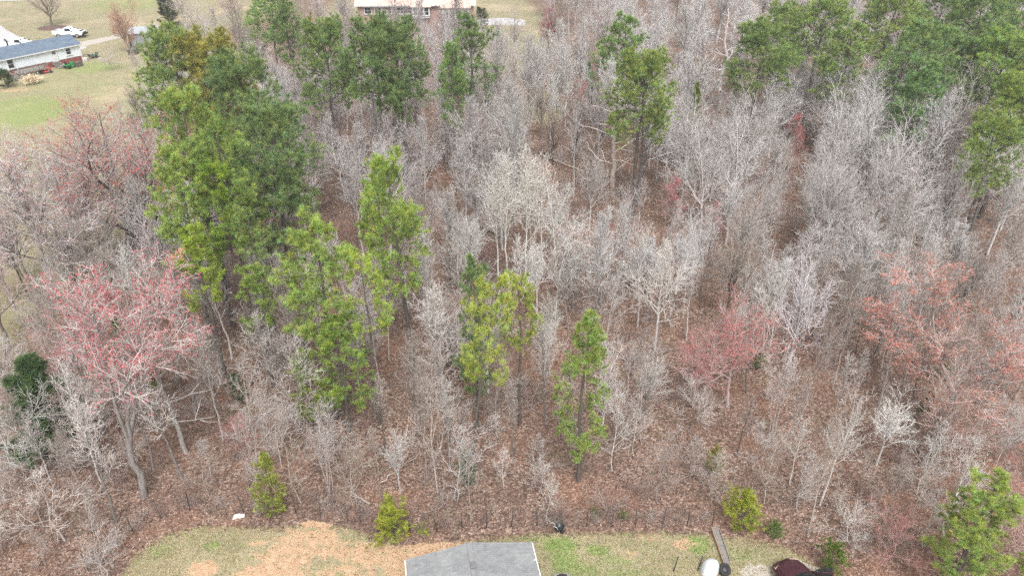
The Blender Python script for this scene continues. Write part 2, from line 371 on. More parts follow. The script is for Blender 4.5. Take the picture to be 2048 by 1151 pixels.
# ================================================================== TREE PROTOTYPES
def bare_proto(kind):
    """returns (trunk mesh, crown mesh, buds mesh) of a leafless tree 10 m tall"""
    Tt, Cr = Geo(), Geo()
    if kind == 'straight':
        P = wobble(9.6, 12, .05); r = np.linspace(.12, .02, 12)[None]
        A, ra = grow(P, r, 20, .28, .97, 46, 20, lambda t: .44 * (1 - t) ** .75 + .08, 6, .13, .07, .68, .3)
        k2, k3, k4 = 8, 6, 3
    elif kind == 'slender':
        P = wobble(9.8, 14, .06); r = np.linspace(.085, .014, 14)[None]
        A, ra = grow(P, r, 17, .4, .98, 36, 18, lambda t: .25 * (1 - t) ** .5 + .07, 6, .12, .06, .55, .35)
        k2, k3, k4 = 6, 4, 3
    elif kind == 'vase':
        P = wobble(4.6, 8, .05); r = np.linspace(.14, .09, 8)[None]
        A, ra = grow(P, r, 9, .5, 1., 38, 12, lambda t: .75 + .5 * t, 8, .075, .08, .72, .24)
        k2, k3, k4 = 10, 6, 4
    elif kind == 'spread':
        P = wobble(3.8, 7, .07); r = np.linspace(.21, .14, 7)[None]
        A, ra = grow(P, r, 9, .4, 1., 62, 22, lambda t: .85 + .65 * t, 9, .05, .13, .7, .2)
        k2, k3, k4 = 12, 7, 4
    elif kind == 'fork':
        P0 = wobble(3.0, 6, .08); r0 = np.linspace(.145, .12, 6)[None]
        A0, ra0 = grow(P0, r0, 3, .8, 1., 26, 18, lambda t: 2.0 * t, 9, .03, .09, .72, .25)
        A, ra = grow(A0, ra0, 9, .25, 1., 50, 28, lambda t: .52 - .2 * t, 7, .06, .11, .6, .26)
        V, Q = tubes(A0, ra0, 6); Tt.add(V, Q); P, r = P0, r0; k2, k3, k4 = 9, 6, 3
    elif kind == 'multi':
        st = [wobble(random.uniform(8, 9.8), 12, .05, (random.uniform(-1.6, 1.6), random.uniform(-1.2, 1.2)))[0] + np.array([random.uniform(-.5, .5), random.uniform(-.5, .5), 0]) for _ in range(5)]
        P = np.stack(st); r = np.tile(np.linspace(.06, .012, 12)[None], (5, 1))
        A, ra = grow(P, r, 9, .4, .98, 36, 18, lambda t: .24 * (1 - t) ** .5 + .07, 5, .1, .07, .55, .3)
        k2, k3, k4 = 5, 4, 4
    elif kind == 'sapling':
        P = wobble(9.6, 9, .16); r = np.linspace(.062, .014, 9)[None]
        A, ra = grow(P, r, 15, .2, .97, 50, 26, lambda t: .36 * (1 - t) ** .6 + .08, 5, .09, .1, .55, .3)
        k2, k3, k4 = 7, 5, 2
    elif kind == 'arch':
        P = wobble(4.6, 7, .18); r = np.linspace(.12, .07, 7)[None]
        A, ra = grow(P, r, 9, .35, 1., 62, 26, lambda t: 1.0 + .25 * t, 9, -.01, .12, .58, .2)
        A[:, :, 2] = np.abs(A[:, :, 2]); k2, k3, k4 = 9, 7, 3
    elif kind == 'snag':
        P = wobble(9.9, 14, .09); r = np.linspace(.2, .03, 14)[None]
        A, ra = grow(P, r, 15, .15, .97, 84, 52, lambda t: .3 * (1 - t) + .06, 6, .0, .2, .42, .35)
        k2, k3, k4 = 2, 2, 0
    V, Q = tubes(P, r, 8); Tt.add(V, Q)
    V, Q = tubes(A, ra, 5); Tt.add(V, Q)
    B2, r2 = grow(A, ra, k2, .18, 1., 52, 34, lambda t: .5 - .22 * t, 5, .07, .09, .72, .5, .042, .0145)
    V, Q = tubes(B2, r2, 4); Cr.add(V, Q)
    B3, r3 = grow(B2, r2, k3, .15, 1., 48, 34, lambda t: .54 - .2 * t, 3, .06, .1, .74, .6, .015, .0098)
    V, Q = tubes(B3, r3, 3); Cr.add(V, Q)
    bud_p = B3[:, 1:].reshape(-1, 3)
    if k4:
        B4, r4 = grow(B3, r3, k4, .15, 1., 46, 30, lambda t: .62 - .2 * t, 2, .06, .12, .8, .55, .0102, .0076)
        V, Q = tubes(B4, r4, 3); Cr.add(V, Q)
        bud_p = np.concatenate([B4[:, 1], (B4[:, 0] + B4[:, 1]) / 2])
    top = max(v[:, 2].max() for v in Cr.V); s = 10 / top
    for L in (Tt.V, Cr.V):
        for v in L:
            v *= s
            if kind != 'snag': v[:, :2] *= 1.0
    return Tt, Cr, bud_p * s
def leaves_geo(pts, size, k, colf, flat=.0):
    """k small triangles round each point"""
    pts = np.repeat(pts, k, 0); N = len(pts)
    d = nrm(rng.normal(0, 1, (N, 3)) * np.array([1, 1, 1 - flat])); e = nrm(np.cross(d, rng.normal(0, 1, (N, 3))))
    sz = size * rng.uniform(.6, 1.4, (N, 1)); c = pts + rng.normal(0, size * .8, (N, 3))
    V = np.stack([c - e * sz * .5, c + e * sz * .5, c + d * sz], 1).reshape(-1, 3)
    return Geo().add(V, None, np.arange(N * 3).reshape(-1, 3), np.repeat(colf(N), 3, 0))
KINDS = {'straight': 5, 'slender': 4, 'vase': 5, 'spread': 3, 'fork': 3, 'multi': 2, 'sapling': 4, 'arch': 3, 'snag': 2}
PROTO = {}
for kd, nk in KINDS.items():
    for q in range(nk):
        Tt, Cr, bp = bare_proto(kd)
        tm = Tt.mesh('trunk', M_BARK, True); cm = Cr.mesh('crown', M_TWIG)
        PROTO.setdefault(kd, []).append((tm, cm, bp))
BUDS = {}
def buds_for(kd, i, dense=1.0, size=.05):
    key = (kd, i, dense, size)
    if key not in BUDS:
        bp = PROTO[kd][i][2]
        sel = bp[rng.random(len(bp)) < dense]
        gg = leaves_geo(sel, size * .85, 3, lambda N: rng.uniform(.6, 1.35, (N, 1)) * np.array([[1, 1, 1]]) + rng.normal(0, .06, (N, 3)))
        BUDS[key] = gg.mesh('buds', M_BUD)
    return BUDS[key]

def pine_proto(cb, rad, nb, dome, k2=7, tuft=.27, h=15., blades=52, gap=.0, lean=(0, 0), cl=3):
    """pine h m tall; crown from cb*h up, radius rad"""
    Tt, Cr = Geo(), Geo()
    P = wobble(h * .97, 16, .07, lean); r = (np.linspace(.19, .03, 16) ** 1.0)[None]
    V, Q = tubes(P, r, 9); Tt.add(V, Q)
    prof = (lambda t: np.sqrt(np.clip(1 - ((t - cb) / (1.06 - cb)) ** 2.2, 0, 1)) * (.62 + .38 * np.clip((t - cb) * 6, 0, 1))) if dome else (lambda t: np.clip((1.04 - t) / (1.04 - cb), 0, 1) ** .7)
    A, ra = grow(P, r, nb, cb, .99, 88, 42, lambda t: rad / h * prof(t), 6, .055, .1, .34, .35, 9, 0, (.8, 1.12))
    if gap:
        kp = rng.random(len(A)) > gap; A, ra = A[kp], ra[kp]
    V, Q = tubes(A, ra, 4); Tt.add(V, Q)
    D, rd = grow(P, r, 9, .3 * cb, cb, 92, 80, lambda t: rad / h * .4, 4, -.02, .12, .22, .3)     # dead lower stubs
    V, Q = tubes(D, rd, 3); Tt.add(V, Q)
    B2, r2 = grow(A, ra, k2, .3, 1., 58, 38, lambda t: np.clip(.5 - .24 * t, .1, 1), 4, .09, .12, .6, .5, .02, .008)
    V, Q = tubes(B2, r2, 3); Tt.add(V, Q)
    B3, r3 = grow(B2, r2, cl, .35, 1., 50, 40, lambda t: .5 + 0 * t, 2, .12, .1, .8, .6)
    ends = np.concatenate([A[:, -1], B2[:, -1], B3[:, -1], (B2[:, 2])]); dirs = np.concatenate([A[:, -1] - A[:, -2], B2[:, -1] - B2[:, -2], B3[:, -1] - B3[:, -2], B2[:, 2] - B2[:, 1]])
    needles(Cr, ends, nrm(nrm(dirs) + np.array([0, 0, .45])), tuft, blades)
    return Tt, Cr
def needles(geo, P, D, ln, k, spread=.7, width=.019):
    N = len(P); tone = rng.uniform(.5, 1.42, (N, 1)); yel = rng.normal(0, .09, (N, 1))
    base = np.concatenate([tone * (1 + yel), tone, tone * (1 - yel * 1.5)], 1)
    d = nrm(D[:, None] * .8 + rng.normal(0, spread, (N, k, 3))); e = nrm(np.cross(d, rng.normal(0, 1, (N, k, 3))))
    L = ln * rng.uniform(.7, 1.25, (N, k, 1)); wd = L * width * 1.6
    c = P[:, None] + D[:, None] * ln * rng.uniform(-.35, .25, (N, k, 1))
    V = np.stack([c - e * wd, c + e * wd, c + d * L], 2).reshape(-1, 3)
    col = np.repeat(base, k * 3, 0).reshape(N, k, 3, 3).copy()
    col[:, :, 2] *= np.array([1.25, 1.18, 1.0]); col[:, :, :2] *= .8
    geo.add(V, None, np.arange(N * k * 3).reshape(-1, 3), col.reshape(-1, 3))
PINES = {}
def reg(kind, n, **kw):
    for i in range(n):
        a, b_ = pine_proto(**kw)
        PINES.setdefault(kind, []).append((a.mesh('trunk', M_BARK, True), b_.mesh('crown', M_NEEDLE)))
reg('dome', 3, cb=.58, rad=3.2, nb=46, dome=True)
reg('tall', 2, cb=.46, rad=2.5, nb=36, dome=True, gap=.15)
reg('open', 2, cb=.55, rad=2.3, nb=24, dome=True, gap=.2, k2=6)
reg('low', 2, cb=.22, rad=2.2, nb=40, dome=True, gap=.2, k2=6)
reg('narrow', 1, cb=.42, rad=1.7, nb=26, dome=True, gap=.25, k2=5)
def cedar_proto(h=6., rad=1.3, cb=.04, nb=60, airy=0., up=.12, tuft=.2, pw=.75):
    Tt, Cr = Geo(), Geo()
    P = wobble(h * .97, 10, .03); r = np.linspace(.09, .015, 10)[None]
    V, Q = tubes(P, r, 7); Tt.add(V, Q)
    A, ra = grow(P, r, nb, cb, .99, 74, 34, lambda t: rad / h * (np.clip(1.03 - t, 0, 1) ** pw) * np.clip(.55 + (t - cb) * 4, 0, 1), 5, up, .1, .3, .35)
    if airy: kp = rng.random(len(A)) > airy; A, ra = A[kp], ra[kp]
    V, Q = tubes(A, ra, 3); Tt.add(V, Q)
    B2, r2 = grow(A, ra, 7, .15, 1., 50, 36, lambda t: .42 - .2 * t, 3, .12, .12, .6, .5)
    V, Q = tubes(B2, r2, 3); Tt.add(V, Q)
    e = np.concatenate([A[:, -1], A[:, 3], B2[:, -1], B2[:, 1]]); d = np.concatenate([A[:, -1] - A[:, -2], A[:, 3] - A[:, 2], B2[:, -1] - B2[:, -2], B2[:, 1] - B2[:, 0]])
    needles(Cr, e, nrm(nrm(d) + np.array([0, 0, .3])), tuft, 26, .6, .035)
    return Tt, Cr
def regc(kind, n, **kw):
    for i in range(n):
        a, b_ = cedar_proto(**kw)
        PINES.setdefault(kind, []).append((a.mesh('trunk', M_BARK, True), b_.mesh('crown', M_NEEDLE)))
regc('cedar', 2)
regc('juniper', 1, h=6, rad=1.3, airy=.3, tuft=.17, nb=60, pw=.55)
regc('bush', 3, h=2.6, rad=1.7, nb=40, airy=.38, cb=.05, tuft=.2, pw=.35, up=.1)
PH = {'dome': 15, 'tall': 15, 'open': 15, 'low': 15, 'narrow': 15, 'cedar': 6, 'juniper': 6, 'bush': 2.6}
PR = {'dome': 3.2, 'tall': 2.5, 'open': 2.3, 'low': 2.2, 'narrow': 1.7, 'cedar': 1.3, 'juniper': 1.25, 'bush': 1.7}

LM = []          # landmarks (phrase, px, py) that other labels refer to
KEYS = []        # (x, y, radius) of ground taken by key trees
def evergreen(name, label, cat, kind, i, h, rad, xy, col, bark=(96, 88, 82), lean=(0, 0), phrase=None, group=None, take=True):
    tm, cm = PINES[kind][i % len(PINES[kind])]
    t = thing(name, label, cat, (xy[0], xy[1], 0), random.uniform(0, 6.28), group)
    s = h / PH[kind]; sr = rad / PR[kind]
    t.scale = (sr, sr, s)
    if lean != (0, 0): t.rotation_euler = (math.atan2(-lean[1], h), math.atan2(lean[0], h), 0)
    part('trunk', tm, t, color=S(*bark)); part('crown', cm, t, color=S(*col))
    if phrase: LM.append((phrase, *PIX(xy[0] + lean[0] * .7, xy[1], h * .75)))
    if take: KEYS.append((xy[0], xy[1], .9))
    return t
def by_top(px, py, h): return G(px, py, h)
def bare(name, label, cat, kind, i, h, rs, xy, col, bark=None, lean=(0, 0), bud=None, bdense=1., bsize=.05, phrase=None, group=None, take=True, rz=None, bname='buds'):
    tm, cm, _ = PROTO[kind][i % len(PROTO[kind])]
    t = thing(name, label, cat, (xy[0], xy[1], 0), random.uniform(0, 6.28) if rz is None else rz, group)
    s = h / 10; t.scale = (s * rs, s * rs, s)
    if lean != (0, 0): t.rotation_euler = (math.atan2(-lean[1], h), math.atan2(lean[0], h), 0 if rz is None else rz)
    part('trunk', tm, t, color=S(*(bark or tuple(int(c * .95) for c in col)))); part('crown', cm, t, color=S(*(int(c * .975) for c in col)))
    if bud: part(bname, buds_for(kind, i % len(PROTO[kind]), bdense, bsize), t, color=S(*bud))
    if phrase: LM.append((phrase, *PIX(xy[0] + lean[0] * .6, xy[1], h * .65)))
    if take: KEYS.append((xy[0], xy[1], 1.4 if h > 7 else .9))
    return t

# ------------------------------------------------------------------ the evergreens one can tell apart
BR, MD, DK, YL = (158, 180, 98), (144, 166, 100), (128, 152, 98), (176, 186, 100)
def pt(px, py, h, rad, kind, i, col, label, phrase=None, **kw):
    rad *= 1.36 if px > 1150 and py < 310 else (1.18 if py < 350 else 1.0)
    evergreen('pine_tree', label, 'pine', kind, i, h, rad, by_top(px, py, h), col, phrase=phrase, group='pines in the wood', **kw)
def pb(bx, by, ty, rad, kind, i, col, label, phrase=None, **kw):
    evergreen('pine_tree', label, 'pine', kind, i, HT(by, ty), rad, G(bx, by), col, phrase=phrase, group='pines in the wood', **kw)
pt(345, 82, 18.5, 3.7, 'dome', 0, MD, 'dark green round-topped pine, leftmost of the tall pine cluster beside the left field', 'the leftmost tall pine by the field')
pt(428, 86, 18.5, 3.4, 'dome', 1, (166, 164, 92), 'olive-yellow tinted pine top at the back of the tall left cluster', None)
pt(478, 132, 18, 3.7, 'dome', 2, DK, 'dark green pine on the right shoulder of the tall left cluster')
pt(368, 192, 19, 2.7, 'tall', 0, BR, 'bright green tall pine in front of the dark left cluster', 'the bright tall pine of the left cluster')
pt(440, 255, 17.5, 2.5, 'tall', 1, (144, 168, 94), 'bright green pine in the middle of the left cluster')
pt(522, 240, 16.5, 3.3, 'dome', 1, DK, 'dark thin-crowned pine at the right edge of the left cluster', 'the left cluster\'s dark right-hand pine')
pt(340, 322, 15.5, 2.1, 'tall', 2, BR, 'bright green pine low on the left flank of the tall cluster')
pt(430, 330, 15, 1.9, 'open', 0, (140, 168, 66), 'green pine under the bright tall pine of the left cluster')
pt(545, 335, 13, 2.2, 'open', 1, DK, 'small dark pine at the foot of the left cluster')
pb(450, 748, 440, 1.7, 'narrow', 0, (160, 182, 76), 'thin pale green pine with bare lower trunk left of the clustered red tree', 'the thin pale green pine')
pt(498, 412, 13, 1.4, 'narrow', 1, MD, 'narrow green pine right of the thin pale pine')
pb(548, 772, 520, 1.5, 'narrow', 0, (146, 170, 90), 'slim green pine with foliage halfway down its dark trunk', 'the slim green pine')
pb(672, 834, 452, 2.9, 'tall', 0, (156, 178, 96), 'broad bright green pine with pale trunk in the left centre', 'the broad bright pine')
pt(722, 512, 13, 1.7, 'open', 2, (172, 194, 96), 'pale green pine leaning out right of the broad bright pine')
pb(698, 862, 636, 1.9, 'low', 0, (142, 168, 84), 'bushy deep green pine with foliage near the ground', 'the bushy low pine')
pb(632, 868, 700, 1.2, 'low', 1, (150, 170, 84), 'short green pine left of the bushy low pine')
pb(828, 738, 322, 2.5, 'tall', 2, (158, 182, 94), 'tall bright yellow-green pine with long dark bare trunk near the centre', 'the tall central pine with bare trunk', lean=(-.9, 0))
pb(778, 640, 376, 2.0, 'open', 0, (138, 166, 64), 'green pine behind the left side of the tall central pine')
pt(945, 516, 13, 1.4, 'low', 1, DK, 'dark green small pine top behind the leaning yellow pine')
pb(938, 962, 562, 1.75, 'open', 1, (172, 186, 94), 'leaning yellow-green pine with long slanting bare trunk', 'the leaning yellow pine', lean=(2.1, 0))
pb(1040, 846, 556, 1.5, 'open', 2, (168, 182, 94), 'yellow-green pine close right of the leaning yellow pine')
pb(1157, 962, 636, 1.7, 'low', 0, (148, 172, 92), 'bright green pine standing alone near the middle of the wire fence', 'the lone green pine')
pt(645, 58, 17, 3.2, 'dome', 0, (136, 160, 98), 'green pine left of the twin dark pines below the brick house')
pt(742, 54, 18, 3.3, 'dome', 2, DK, 'left one of the twin dark pines below the brick house', 'the twin dark pines')
pt(800, 58, 17.5, 3.3, 'dome', 1, DK, 'right one of the twin dark pines below the brick house')
pt(925, 36, 17, 2.7, 'tall', 1, DK, 'dark pine standing before the porch of the brick house', 'the pine before the porch')
pt(902, 92, 15, 1.6, 'tall', 2, (138, 170, 100), 'lighter green pine at the front of the porch pine')
pt(1248, 40, 15, 2.3, 'tall', 0, (134, 164, 96), 'green pine left of the pale bare crowns at the top centre', 'the green pine at the top centre')
pt(1215, 82, 12, 1.6, 'open', 1, (134, 164, 98), 'small green pine on the left flank of the top centre pine')
pt(1290, 122, 16, 3.0, 'dome', 0, (142, 162, 88), 'broad green pine behind the broken white snag', 'the pine behind the white snag')
pt(1540, 58, 15.5, 3.3, 'dome', 2, (134, 158, 94), 'round dome-shaped green pine surrounded by grey crowns', 'the dome-shaped pine')
for q, (px, py, h, rd, kd, cc) in enumerate([(1572, 22, 15, 2.5, 'dome', MD), (1655, 2, 16, 3.1, 'dome', (148, 172, 100)), (1702, 52, 15, 2.6, 'tall', MD), (1790, -4, 16, 3.6, 'dome', (150, 172, 100)), (1842, 62, 16, 3.1, 'dome', (136, 164, 106)),
        (1885, -10, 16, 3.2, 'dome', DK), (1936, 84, 15, 2.5, 'tall', (128, 156, 104)), (1965, -2, 17, 3.5, 'dome', (130, 156, 100)), (2022, 78, 16, 3.5, 'dome', (144, 172, 98)), (2048, 165, 14, 2.8, 'dome', (150, 172, 96)), (1852, 132, 14, 2.4, 'tall', (130, 162, 106)),
        (2040, -6, 16, 3.3, 'dome', MD), (2000, 250, 13, 2.2, 'dome', (146, 168, 96)), (2090, 120, 15, 3, 'dome', MD)]):
    words = ['first', 'second', 'third', 'fourth', 'fifth', 'sixth', 'seventh', 'eighth', 'ninth', 'tenth', 'eleventh', 'twelfth', 'thirteenth', 'fourteenth', 'fifteenth', 'sixteenth']
    order = sorted([1572, 1655, 1702, 1790, 1842, 1885, 1936, 1965, 2022, 2048, 1852, 2040, 2000, 2090])
    pt(px, py, h, rd, kd, q, cc, f'green pine in the top right stand, {words[order.index(px)]} counted from the left', f'the {words[order.index(px)]} top right pine')
pt(528, -18, 15, 3.3, 'dome', 1, (142, 172, 104), 'soft pale green pine at the top edge behind the blossoming tree', 'the pale pine at the top edge')
pt(575, -6, 15, 2.2, 'tall', 1, DK, 'dark pine right of the pale pine at the top edge')
pb(1898, 1178, 950, 2.1, 'low', 1, (154, 174, 92), 'small bright pine at the bottom right near the maroon car', 'the small pine at bottom right')
pb(1885, 1215, 1082, 1.15, 'open', 0, (146, 172, 92), 'low green pine at the bottom edge right of the maroon car')
pb(2040, 1205, 1100, 1.0, 'low', 1, (140, 172, 66), 'tip of a small pine in the bottom right corner')
evergreen('cedar_tree', 'dark dense conical evergreen at the top edge beside the grey shed', 'evergreen', 'cedar', 0, 9.5, 2.7, G(343, 58), (72, 84, 50), phrase='the dark conical evergreen')
evergreen('cedar_tree', 'yellowish green feathery cedar right of the pine behind the white snag', 'evergreen', 'cedar', 1, 9, 1.5, by_top(1395, 163, 9), (128, 142, 62), phrase='the feathery cedar')
evergreen('cedar_tree', 'bluish green small evergreen by the bright red sapling at top centre', 'evergreen', 'cedar', 0, 8, 1.5, by_top(1178, 122, 8), (108, 142, 84))
evergreen('juniper_tree', 'airy yellow-green juniper standing at the wire fence left of the bare clay', 'juniper', 'juniper', 0, HT(1030, 903), 1.25, G(548, 1030), (156, 166, 84), bark=(120, 104, 92), phrase='the juniper at the fence')
evergreen('evergreen_bush', 'yellow-green spreading bush on the fence left of the near roof', 'bush', 'bush', 0, 1.9, 1.9, G(785, 1066), (156, 166, 66), phrase='the yellow-green bush by the near roof')
evergreen('evergreen_bush', 'yellow-green bush at the right end of the fence above the wooden trough', 'bush', 'bush', 1, 2.4, 1.6, G(1478, 1054), (160, 170, 70), phrase='the yellow-green bush by the trough')
evergreen('evergreen_bush', 'olive bush tuft behind the bush by the wooden trough', 'bush', 'bush', 0, 2.0, .8, G(1424, 950), (150, 150, 70))
evergreen('evergreen_bush', 'dark green ivy clump round the foot of the leaning yellow pine', 'bush', 'bush', 1, 2.6, .8, G(934, 972), (96, 128, 88), take=False)
evergreen('evergreen_bush', 'green rounded bush beside the maroon car at the bottom edge', 'bush', 'bush', 0, 1.9, 1.1, G(1655, 1140), (110, 134, 56))
evergreen('evergreen_bush', 'low green shrub between the trough and the maroon car', 'bush', 'bush', 1, 1.0, .8, G(1545, 1072), (118, 138, 80))
evergreen('evergreen_bush', 'dark green holly mass under pale arching branches at the left edge', 'bush', 'cedar', 0, 7.5, 3.7, G(122, 900), (82, 106, 68), phrase='the dark holly at the left edge')
evergreen('evergreen_bush', 'dark green shrub half hidden left of the slim green pine', 'bush', 'bush', 0, 2.2, .9, G(478, 806), (88, 114, 74))
evergreen('evergreen_bush', 'bright green young pine inside the red tree on the left', 'bush', 'cedar', 1, 4.5, 1.0, G(250, 720), (112, 146, 58))
evergreen('evergreen_bush', 'olive green shrub right of the red tree on the left', 'bush', 'cedar', 0, 3.2, 1.1, G(300, 775), (128, 140, 66))
evergreen('evergreen_bush', 'dark evergreen thicket below the spreading red-tipped tree', 'bush', 'bush', 1, 3.4, 3.0, G(300, 500), (62, 70, 50))
evergreen('evergreen_bush', 'small dark green shrub left of the big orange-red tree', 'bush', 'bush', 0, 1.9, .9, G(1845, 836), (84, 104, 64))
evergreen('evergreen_bush', 'dark green clipped shrub beside the steps of the white house', 'bush', 'bush', 0, 2.4, 2.3, G(16, 176), (74, 100, 56))
for px, py, h, r_, tx in [(1245, 1040, .6, .5, 'low dark green sprig on the fence line between roof and trough'), (1190, 1030, .5, .5, 'low green sprig behind the fence near the tipped black bin'), (1880, 770, 1.8, .8, 'olive evergreen shrub deep inside the orange-red tree'), (2030, 640, 2, 1.2, 'dark shrub at the right edge behind the orange-red tree'), (1510, 740, 1.5, .8, 'faint green shrub left of the lilac-white tree'), (620, 345, 3, 1.4, 'dark low evergreen behind the tall central pine')]:
    evergreen('evergreen_bush', tx, 'bush', 'bush', 0, h, r_, G(px, py), (124, 134, 88))

# ------------------------------------------------------------------ red and blossoming trees
RED, PINK, SALM = (204, 108, 114), (204, 130, 132), (196, 130, 114)
def rb(bx, by, ty, kind, i, rs, col, bud, label, phrase=None, name='red_budding_tree', **kw):
    return bare(name, label, 'tree', kind, i, HT(by, ty), rs, G(bx, by), col, bud=bud, phrase=phrase, **kw)
rb(288, 992, 535, 'fork', 0, 1.05, (206, 196, 192), RED, 'big crimson-budded tree with thick grey forked trunk at lower left', 'the big crimson tree', lean=(.2, 1.0), bark=(142, 135, 131), bsize=.055, bdense=.36, rz=1.0)
rb(190, 905, 735, 'arch', 1, .95, (196, 180, 176), RED, 'low crimson-twigged tree under the big crimson tree', bdense=.3)
rb(330, 800, 600, 'vase', 3, .8, (190, 172, 168), (200, 120, 122), 'pale crimson tree right behind the big crimson tree', bdense=.3)
rb(215, 800, 520, 'vase', 1, .8, (190, 176, 174), (204, 112, 120), 'pink-red budded tree behind the big crimson tree', lean=(.8, 0), bsize=.055, bdense=.5)
rb(150, 840, 640, 'vase', 2, .95, (186, 170, 168), RED, 'crimson budded tree left of the big crimson tree', lean=(.3, 0), bsize=.055, bdense=.5)
rb(262, 505, 155, 'spread', 0, 1.45, (172, 160, 156), (206, 100, 98), 'wide grey tree with coral-red tips beside the left field', 'the spreading red-tipped tree', bark=(140, 128, 120), bdense=.6, lean=(.6, 0))
rb(300, 480, 330, 'spread', 1, .7, (150, 130, 122), (196, 96, 84), 'low reddish tree tucked against the tall left pine cluster', bark=(104, 92, 84), bdense=.6)
rb(118, 612, 290, 'straight', 0, 1.5, (196, 190, 188), (196, 138, 134), 'pale pinkish-grey tall tree at the edge of the left field', 'the pale tall tree by the field', bark=(150, 142, 138), bdense=.16, lean=(.6, 0))
rb(30, 620, 315, 'vase', 0, 1.15, (196, 186, 184), (204, 150, 146), 'pinkish tree crown at the far left edge over the field', bdense=.3)
rb(1455, 812, 575, 'vase', 3, 1.15, (190, 166, 162), (202, 108, 104), 'coral-red budded tree right of centre', 'the coral-red tree', bsize=.055, bdense=.65)
rb(1385, 815, 640, 'vase', 4, 1.15, (190, 166, 162), (200, 120, 118), 'smaller coral-red tree left of the other coral one', bdense=.6)
rb(1885, 855, 535, 'fork', 1, 1.5, (200, 184, 178), SALM, 'big orange-red budded tree with thick pale trunk at right', 'the big orange-red tree', bark=(158, 148, 142), lean=(-1.1, .4), bsize=.055, bdense=.5)
rb(1840, 932, 700, 'spread', 2, .8, (186, 170, 162), (200, 124, 106), 'orange-tinged tree leaning right in front of the big orange-red one', lean=(2.2, 0), bark=(140, 128, 120), bdense=.5)
rb(2030, 800, 600, 'vase', 1, .9, (186, 168, 160), SALM, 'orange-red tree at the right edge', bsize=.055, bdense=.45)
rb(2010, 1010, 880, 'arch', 0, .9, (196, 160, 148), (206, 120, 92), 'orange twiggy tree at the lower right edge', 'the orange twiggy tree at lower right')
rb(1985, 1160, 1010, 'arch', 1, .8, (190, 160, 152), (200, 130, 116), 'pinkish grey twiggy tree near the bottom right corner', bdense=.4)
rb(1760, 1130, 1000, 'arch', 2, .9, (186, 150, 146), (196, 104, 96), 'reddish low tree behind the maroon car', bdense=.5)
rb(258, 108, -8, 'spread', 3, .95, (178, 150, 134), (196, 150, 122), 'orange-tan budding tree beside the grey shed', 'the orange-tan tree by the shed', bsize=.09, bdense=.45)
rb(1098, 110, -4, 'vase', 0, .75, (160, 130, 130), (168, 62, 78), 'deep crimson tree crown at the top edge right of the brick house', 'the deep crimson tree at the top', bsize=.09, bark=(84, 70, 62))
for bx, by, ty, rs, cc, tx in [(1185, 240, 122, .32, (206, 62, 58), 'narrow bright red sapling below the top centre pine'), (1165, 290, 160, .35, (200, 74, 70), 'red sapling left of the pine behind the white snag'), (1345, 470, 352, .5, (206, 70, 84), 'bright rose-red small tree in the middle of the grey wood'),
                              (1425, 500, 402, .45, (204, 92, 104), 'pinkish red sapling right of the rose-red small tree'), (1578, 350, 225, .5, (206, 66, 68), 'bright red sapling below the dome-shaped pine'), (556, 560, 422, .5, (200, 84, 82), 'red sapling behind the broad bright pine'),
                              (1820, 420, 330, .5, (190, 100, 100), 'dull red sapling among grey crowns at right'), (1215, 560, 440, .6, (196, 136, 132), 'pinkish bare sapling right of the white birch-like stems'), (492, 910, 830, .7, (198, 110, 110), 'small pinkish sapling below the slim green pine'), (1480, 60, 0, .5, (170, 80, 80), 'dull red sapling left of the top right pines')]:
    bare('red_budding_sapling', tx, 'sapling', 'sapling', int(bx) % 4, HT(by, ty), rs * 2.2, G(bx, by), (184, 160, 156), bud=tuple(int(v * .75 + w_ * .25) for v, w_ in zip(cc, (196, 150, 148))), bsize=.07, bdense=.5)
WH = (236, 236, 222)
for bx, by, ty, kd, rs, dn, tx, phr in [(540, 262, 48, 'vase', .8, .25, 'grey tree with creamy white blossom on top below the pale pine', 'the blossoming tree'), (-8, 1120, 985, 'arch', .8, .35, 'white-blossomed shrub at the lower left edge', 'the white-blossomed shrub'), (92, 1130, 1040, 'arch', .6, .12, 'shrub with scattered white blossom at bottom left', None), (362, 790, 690, 'sapling', .9, .12, 'small sapling dotted with white blossom right of the crimson tree', None), (1382, 950, 868, 'sapling', 1.0, .12, 'sapling dotted with white blossom below the coral-red trees', None)]:
    bare('blossoming_tree', tx, 'tree', kd, 0, HT(by, ty), rs, G(bx, by), (178, 170, 166), bud=WH, bdense=dn, bsize=.07, phrase=phr, bname='blossom')

# ------------------------------------------------------------------ bare trees one can tell apart
PALE, GREY, PINKG, BRN, WHT = (208, 206, 202), (184, 181, 177), (180, 170, 164), (160, 149, 140), (226, 224, 220)
def bb(bx, by, ty, kind, i, rs, col, label, phrase=None, name='bare_tree', **kw):
    return bare(name, label, 'tree', kind, i, HT(by, ty), rs, G(bx, by), col, phrase=phrase, **kw)
bb(105, 54, -70, 'spread', 1, .95, (176, 162, 150), 'big spreading leafless tree in a mulch ring by the white pickup', 'the big tree in the mulch ring', bark=(120, 106, 96))
bb(62, 600, 405, 'fork', 2, .55, (170, 160, 156), 'dark-trunked bare tree at the left edge of the wood by the field', 'the dark forked tree by the field', bark=(86, 78, 76), lean=(-1.2, 0))
bb(88, 618, 440, 'slender', 0, 1.1, (176, 166, 160), 'dark leaning trunk right of the forked tree by the field', bark=(84, 76, 74), lean=(-1.6, 0))
bb(372, 905, 612, 'snag', 0, .7, (212, 208, 204), 'broken pale tree with two bare forks right of the crimson tree', 'the broken pale forked tree', lean=(-1.2, .5), bark=(176, 170, 166))
